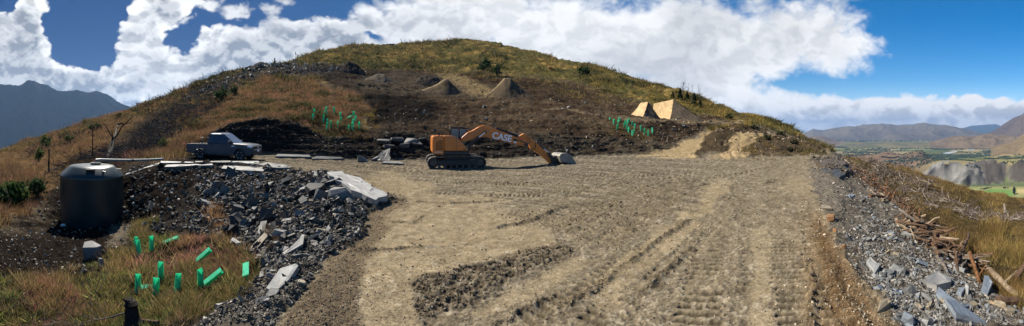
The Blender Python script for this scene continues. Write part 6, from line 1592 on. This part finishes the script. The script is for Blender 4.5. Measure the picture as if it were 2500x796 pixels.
        for xc in (xa, xb):
            mb = MB(); pts = arch(xc, 0.53, 15); pin = arch(xc, 0.44, 15); n = 15
            v = [(x, s * 0.955, z) for x, z in pts] + [(x, s * 0.955, z) for x, z in pin] + [(x, s * 0.90, z) for x, z in pts] + [(x, s * 0.90, z) for x, z in pin]
            f = []
            for k in range(n - 1): f += [(k, k + 1, n + k + 1, n + k), (k, 2 * n + k, 2 * n + k + 1, k + 1), (n + k, n + k + 1, 3 * n + k + 1, 3 * n + k)]
            mb.add(v, f); mb.build('wheel_arch_flare', M_TRUCK, root)
        # lamps
        mb = MB(); mb.prism([(2.18, 0.97), (2.50, 0.93), (2.565, 0.95), (2.535, 1.04), (2.40, 1.085), (2.22, 1.09)], s * 0.66 if s < 0 else 0.66, s * 0.925 if s < 0 else 0.925)
        mb.build('headlight', M_LAMP, root, bevel=0.015)
        MB().box((2.545, s * 0.66, 0.62), (0.07, 0.24, 0.10)).build('fog_light', M_LAMP, root, bevel=0.015)
        MB().box((-2.80, s * 0.86, 0.92), (0.06, 0.12, 0.36)).build('tail_light', M_RED, root, bevel=0.01)
        MB().box((1.10, s * 0.927, 1.02), (0.22, 0.02, 0.07)).build('side_vent', M_SILVER, root)
    gl = MB().box((2.59, 0, 0.92), (0.06, 1.26, 0.22)).build('grille', M_TRIM, root, bevel=0.02)
    MB().box((2.63, 0, 0.93), (0.03, 1.20, 0.05)).build('grille_bar', M_TRIM, gl)
    MB().lathe([(0.0, -0.012), (0.075, -0.008), (0.08, 0.0), (0.0, 0.012)], 20, 'X', (2.65, 0, 0.93)).build('badge', M_SILVER, gl)
    MB().box((2.60, 0, 0.79), (0.06, 1.30, 0.035)).build('chrome_strip', M_SILVER, gl)
    bp = MB().box((2.56, 0, 0.60), (0.16, 1.70, 0.32)).build('front_bumper', M_TRIM, root, bevel=0.05)
    MB().box((2.655, 0, 0.70), (0.02, 0.36, 0.13)).build('number_plate', M_WHITE, bp)
    MB().box((-2.86, 0, 0.56), (0.14, 1.72, 0.16)).build('rear_bumper', M_TRIM, root, bevel=0.03)
    MB().box((0.0, 0, 0.47), (4.6, 1.5, 0.16)).build('chassis', M_BLACK, root)
    # wheels
    for xc in (xa, xb):
        for s in (-1, 1):
            w = empty('wheel', (xc, s * 0.80, wr)); w.parent = root
            MB().lathe([(0.25, -0.12), (0.33, -0.135), (0.385, -0.11), (0.395, -0.06), (0.395, 0.06), (0.385, 0.11), (0.33, 0.135), (0.25, 0.12)], 32, 'Y').build('tyre', M_RUBBER, w, smooth=True)
            rim = MB().lathe([(0.0, 0.0), (0.20, -0.02), (0.25, -0.10), (0.262, -0.115), (0.262, 0.10), (0.20, 0.04), (0.0, 0.03)], 28, 'Y').build('rim', M_BLACK, w, smooth=True)
            sp = MB(); yo = -0.075 * 1 if s < 0 else 0.075
            for k in range(6):
                for dw in (-0.13, 0.13):
                    a0 = k * math.pi / 3; a1 = a0 + dw
                    sp.cyl((0.04 * math.cos(a0), yo * 0.7, 0.04 * math.sin(a0)), (0.25 * math.cos(a1), yo * 1.35, 0.25 * math.sin(a1)), 0.024, 0.034, 6)
            sp.lathe([(0.0, yo - 0.02), (0.05, yo - 0.015), (0.05, yo + 0.015), (0.0, yo + 0.02)], 12, 'Y')
            sp.build('spokes', M_SILVER, rim)
    # a bicycle lies in the bed
    M = root.matrix_basis
    bi = empty('bicycle', M @ Vector((-1.75, 0.05, 0.69)), math.atan2(fw.y, fw.x) + 0.25)
    tag(bi, 'black mountain bike standing in the bed of the pickup', 'bicycle')
    for xx in (-0.52, 0.52):
        w = MB()
        pts = [(xx + 0.33 * math.cos(q), 0, 0.35 + 0.33 * math.sin(q)) for q in np.linspace(0, 2 * math.pi, 25)]
        w.tube(pts, 0.028, 6, caps=False).build('wheel', M_RUBBER, bi)
    mb = MB()
    for p, q in (((-0.52, 0.35), (-0.1, 0.32)), ((-0.52, 0.35), (-0.2, 0.72)), ((-0.1, 0.32), (-0.2, 0.85)), ((-0.1, 0.32), (0.36, 0.72)), ((-0.2, 0.74), (0.36, 0.78)), ((0.52, 0.35), (0.34, 0.88))):
        mb.cyl((p[0], 0, p[1]), (q[0], 0, q[1]), 0.025, n=6)
    mb.build('frame', M_BLACK, bi)
    MB().tube([(0.30, -0.38, 0.93), (0.33, 0, 0.90), (0.30, 0.38, 0.93)], 0.02, 6).build('handlebar', M_SILVER, bi)
    MB().box((-0.22, 0, 0.88), (0.26, 0.12, 0.05)).build('saddle', M_BLACK, bi, bevel=0.015)
pickup()

# ------------------------------------------------------------------ water tank and its pipe
def tank():
    M_TANK = mat_plain('dark green black polythene', (0.011, 0.023, 0.025), 0.33, noise=0.15, scale=1.2, spec=0.5, dirt=((0.05, 0.05, 0.045), 0.3))
    p, _ = hit(224, 545); az = (224 - 1250) / F
    d = 17.6; R = 77.5 * d / F
    zb = EYE - (d - R) * (547 - HOR) / F
    ztop = EYE - (d - R) * (437 - HOR) / F
    H = ztop - zb
    root = empty('water_tank', (d * math.sin(az), d * math.cos(az), zb), -az)
    tag(root, 'large dark green plastic water tank standing in the hollow', 'water tank')
    MB().lathe([(0.0, -0.4), (R * 0.99, -0.4), (R * 0.995, 0.02), (R, 0.08), (R, H - 0.10), (R * 1.004, H - 0.06), (R * 0.995, H)], 72).build('tank_wall', M_TANK, root, smooth=True)
    h2 = 0.52
    roof = MB().lathe([(R * 1.004, H - 0.005), (R * 0.99, H + 0.04), (R * 0.88, H + 0.20), (R * 0.74, H + h2 * 0.80), (R * 0.68, H + h2 * 0.92), (R * 0.40, H + h2 * 0.98), (0.0, H + h2)], 72).build('roof', M_TANK, root, smooth=True)
    # overflow recess on the viewer's side
    y0 = -R * 0.80
    rc = MB().box((-0.06, y0, H + 0.30), (0.36, 0.22, 0.26)).build('overflow_recess', mat_plain('black opening', (0.004, 0.005, 0.006), 0.8), root)
    MB().box((-0.26, y0 - 0.0, H + 0.31), (0.04, 0.26, 0.30)).build('recess_lip', M_TANK, rc, bevel=0.01)
    MB().box((0.14, y0 - 0.0, H + 0.31), (0.04, 0.26, 0.30)).build('recess_lip', M_TANK, rc, bevel=0.01)
    li = MB().lathe([(0.27, H + h2 - 0.08), (0.27, H + h2 + 0.07), (0.25, H + h2 + 0.09), (0.0, H + h2 + 0.10)], 28, c=(0.22, 0.10, 0)).build('inlet_collar', M_TANK, root, smooth=True)
    MB().lathe([(0.30, H + h2 + 0.06), (0.30, H + h2 + 0.10), (0.0, H + h2 + 0.115)], 28, c=(0.22, 0.10, 0)).build('lid', M_TANK, li, smooth=True)
    for k in range(3):
        w = -math.pi / 2 + 0.42 + 0.9 * k
        MB().box((R * 0.8 * math.cos(w), R * 0.8 * math.sin(w), H + 0.31), (0.10, 0.5, 0.05), Matrix.Rotation(w - math.pi / 2, 3, 'Z')).build('roof_rib', M_TANK, roof, bevel=0.02)
    # supply pipe along to the ledge
    c = root.matrix_basis @ Vector((0.22, 0.10, H + h2 + 0.16))
    e, _ = hit(405, 393); e = world_at(398, 388.5, 20.9)
    pts = [c, c + Vector((0, 0, 0.07))] + [(c + Vector((0, 0, 0.10))).lerp(e, t) + Vector((0, 0, -0.05 * math.sin(math.pi * t))) for t in (0.05, 0.25, 0.5, 0.75, 1.0)]
    o0 = pts[0]
    pr = empty('water_pipe', o0); tag(pr, 'grey plastic pipe running from the tank lid to the ledge', 'pipe')
    MB().tube([p_ - o0 for p_ in pts], 0.075, 10).build('pipe', mat_plain('grey plastic pipe', (0.17, 0.18, 0.175), 0.45, noise=0.2), pr, smooth=True)
    mid_p = pts[4] - o0; dr = (pts[5] - pts[4]).normalized()
    MB().cyl(mid_p - dr * 0.08, mid_p + dr * 0.08, 0.092, n=12).build('coupling', M_TRIM, pr)
tank()

# ------------------------------------------------------------------ green tree guards
M_GUARD = mat_plain('green corrugated plastic', (0.13, 0.74, 0.48), 0.75, noise=0.25, scale=4, trans=0.6, spec=0.15)
M_STAKE = mat_plain('pine stake', (0.33, 0.25, 0.15), 0.8, noise=0.3)
def guard_mesh():
    """three thin walls, folded at the corners, open at both ends; 1 m tall and 0.30 m wide, scaled later"""
    w, t = 0.16, 0.008
    tri = [(w * math.cos(q), w * math.sin(q)) for q in (math.radians(-80), math.radians(40), math.radians(160))]
    inn = [(x * 0.90, y * 0.90) for x, y in tri]
    v = []; f = []
    for z in (0.0, 0.5, 1.0): v += [(x, y, z) for x, y in tri] + [(x, y, z) for x, y in inn]
    for k in range(2):
        o = 6 * k
        for j in range(3):
            i = (j + 1) % 3; f += [(o + j, o + i, o + 6 + i, o + 6 + j), (o + 3 + i, o + 3 + j, o + 9 + j, o + 9 + i)]
    for j in range(3):
        i = (j + 1) % 3; f += [(12 + j, 12 + i, 15 + i, 15 + j), (i, j, 3 + j, 3 + i)]
    me = bpy.data.meshes.new('sleeve'); me.from_pydata(v, [], f); me.update(); me.materials.append(M_GUARD)
    mb = MB().box((0.0, 0.0, 0.42), (0.035, 0.025, 0.92)); st = bpy.data.meshes.new('stake'); st.from_pydata(mb.v, [], mb.f); st.update(); st.materials.append(M_STAKE)
    fl = MB().box((0.0, -0.145, 0.5), (0.05, 0.012, 0.96), None); sm = bpy.data.meshes.new('seam'); sm.from_pydata(fl.v, [], fl.f); sm.update(); sm.materials.append(M_GUARD)
    return me, st, sm
SLEEVE, STAKE, SEAM = guard_mesh()
def guard(px, ytop, ybot, wpx, label, group, rng, lean=0.0, lie=None):
    p, n = hit(px, ybot); d = (p - Vector((0, 0, EYE))).length
    k_ = 1.3 if wpx < 8 else 1.08
    h = abs(ybot - ytop) * d / F * k_; w = wpx * d / F / 0.31 * (1.25 if wpx < 8 else 1.0)
    root = empty('tree_guard', p); tag(root, label, 'tree guard', group)
    az = (px - 1250) / F
    if lie is not None:
        (x0, y0), (x1, y1), up = lie
        a, _ = hit(x0, y0); b, _ = hit(x1, y1)
        if (b - a).length > 1.8 * h and up is None: pass
        a = a + Vector((0, 0, 0.5 * wpx * d / F)); L = math.hypot(x1 - x0, y1 - y0) * d / F
        tr = Vector((math.cos(az), -math.sin(az), 0)); dr = (tr * (x1 - x0) + Vector((0, 0, 1)) * (y0 - y1)).normalized()
        aw = Vector((math.sin(az), math.cos(az), 0)); dr = (dr + aw * 0.15).normalized()
        root.location = a; root.rotation_euler = dr.to_track_quat('Z', 'Y').to_euler(); h = L
    else:
        root.rotation_euler = (rng.uniform(-.06, .06), lean + rng.uniform(-.05, .05), -az + rng.uniform(-0.7, 0.7))
    for nm, me in (('sleeve', SLEEVE), ('seam', SEAM)) + ((('stake', STAKE),) if lie is None else ()):
        o = bpy.data.objects.new(nm, me); o.scale = (w, w, h); link(o, root)
    return root
_g = random.Random(4)
ORD = ['leftmost', 'second', 'third', 'fourth', 'fifth', 'sixth', 'seventh', 'eighth', 'ninth', 'tenth', 'eleventh', 'twelfth', 'thirteenth', 'fourteenth', 'fifteenth', 'sixteenth', 'seventeenth', 'eighteenth', 'nineteenth', 'rightmost']
mid_g = sorted([(228,180,315),(193,282,405),(430,208,310),(425,310,445),(490,132,265),(655,138,270),(797,236,345),(815,352,490),(500,380,470),(497,468,615),(587,435,565),(730,410,470),(742,458,585),(965,522,640),(1045,470,630),(1078,392,530),(1125,322,440),(1070,222,320),(1203,460,620)])
for k, (x, a, b) in enumerate(mid_g):
    o_ = 'rightmost' if k == len(mid_g) - 1 else ORD[k] + ('' if k == 0 else ' from the left')
    guard(740 + x * 0.1131, 250 + a * 0.1131, 250 + b * 0.1131, 4.6, 'upright green tree guard on the orange grass mound, %s' % o_, 'tree guards on the grass mound', _g)
guard(847, 290, 291, 4.6, 'fallen green tree guard on the orange grass mound', 'tree guards on the grass mound', _g, lie=((847, 291), (857, 285), None))
right_g = sorted([(190,385,420),(236,422,488),(310,430,478),(340,388,445),(288,505,570),(417,475,530),(432,432,500),(473,425,470),(490,405,470),(450,498,572),(485,540,590),(493,568,625),(547,455,512),(593,498,565),(550,605,678),(575,582,645),(686,522,590),(749,573,645),(802,598,672),(875,562,640)])
for k, (x, a, b) in enumerate(right_g):
    o_ = 'rightmost' if k == len(right_g) - 1 else ORD[k] + ('' if k == 0 else ' from the left')
    guard(1460 + x * 0.1508, 230 + a * 0.1508, 230 + b * 0.1508, 3.6, 'upright green tree guard on the bank below the pale jumps, %s' % o_, 'tree guards on the right bank', _g)
FGR = 'tree guards in the front hollow'
def fx(cx, cy): return 290 + cx * 0.2964, 560 + cy * 0.2964
for cx, a, b, w, ln, lab in [(132, 72, 130, 11, 0.0, 'green tree guard half hidden behind the leaning one in the hollow'), (162, 112, 240, 13, -0.22, 'green tree guard leaning left, at the left of the hollow'), (270, 72, 178, 13, 0.0, 'upright green tree guard in the back row of the hollow'),
                             (340, 294, 428, 15, 0.0, 'tall upright green tree guard in the middle of the hollow'), (148, 398, 518, 15, 0.03, 'upright green tree guard standing farthest left in the front row'), (293, 433, 562, 17, -0.03, 'upright green tree guard nearest the charred stump'),
                             (482, 398, 528, 16, 0.05, 'upright green tree guard alone in the middle of the front row'), (675, 348, 470, 16, -0.05, 'open upright green tree guard beside the fallen one on the right')]:
    x, yb = fx(cx, b); guard(x, fx(cx, a)[1], yb, w, lab, FGR, _g, ln)
for p0, p1, w, lab in [((362, 138), (485, 98), 12, 'fallen green tree guard at the top of the hollow'), ((640, 290), (745, 205), 13, 'fallen green tree guard tilted up beside the rubble'), ((176, 512), (268, 508), 14, 'green tree guard lying flat between two upright ones'), ((705, 480), (832, 388), 15, 'long fallen green tree guard at the right of the hollow'), ((1048, 440), (1040, 392), 15, 'green tree guard fallen with its triangular open end to the viewer')]:
    x0, y0 = fx(*p0); x1, y1 = fx(*p1)
    if 'triangular' in lab:
        g = guard(x0, y0 - 20, y0, 17, lab, FGR, _g); az = (x0 - 1250) / F
        g.rotation_euler = (Vector((math.sin(az), math.cos(az), 0.12))).to_track_quat('Z', 'X').to_euler(); g.location = g.location + Vector((0, 0, 0.12))
        for ch in g.children: ch.scale.z = 0.5
    else: guard((x0 + x1) / 2, (y0 + y1) / 2 - 20, (y0 + y1) / 2, w, lab, FGR, _g, lie=((x0, y0), (x1, y1), None))
# a lone poplar and its neighbours in the far field
def far_tree(x, y, wpx, hpx, label, seed, name='poplar_tree'):
    p = valley_point(x, y); d = p.length; w, h = wpx * d / F, hpx * d / F
    rng = np.random.default_rng(seed); root = empty(name, p); tag(root, label, 'tree')
    MB().tube([(0, 0, -1), (0, 0, h * .8)], [w * .1, w * .03], 5).build('trunk', BARK, root)
    n = 420; q = rng.normal(0, 1, (n, 3)); q /= np.linalg.norm(q, axis=1, keepdims=True); q *= rng.random((n, 1)) ** .4
    P = q * np.array([w / 2, w / 2, h * .47]) + np.array([0, 0, h * .53])
    foliage(P, w * .22, [(0.022, 0.035, 0.018), (0.03, 0.045, 0.02)], rng, M_LEAF, 'crown', root)
far_tree(2477, 476, 7, 20, 'tall dark poplar standing in the far green field', 1)
for k in range(4): far_tree(2450 + 3.2 * k, 461, 2.2, 4.5, 'small dark tree in the row of four behind the far field, %s' % ('leftmost', 'second from left', 'third from left', 'rightmost')[k], 2 + k, 'field_tree')
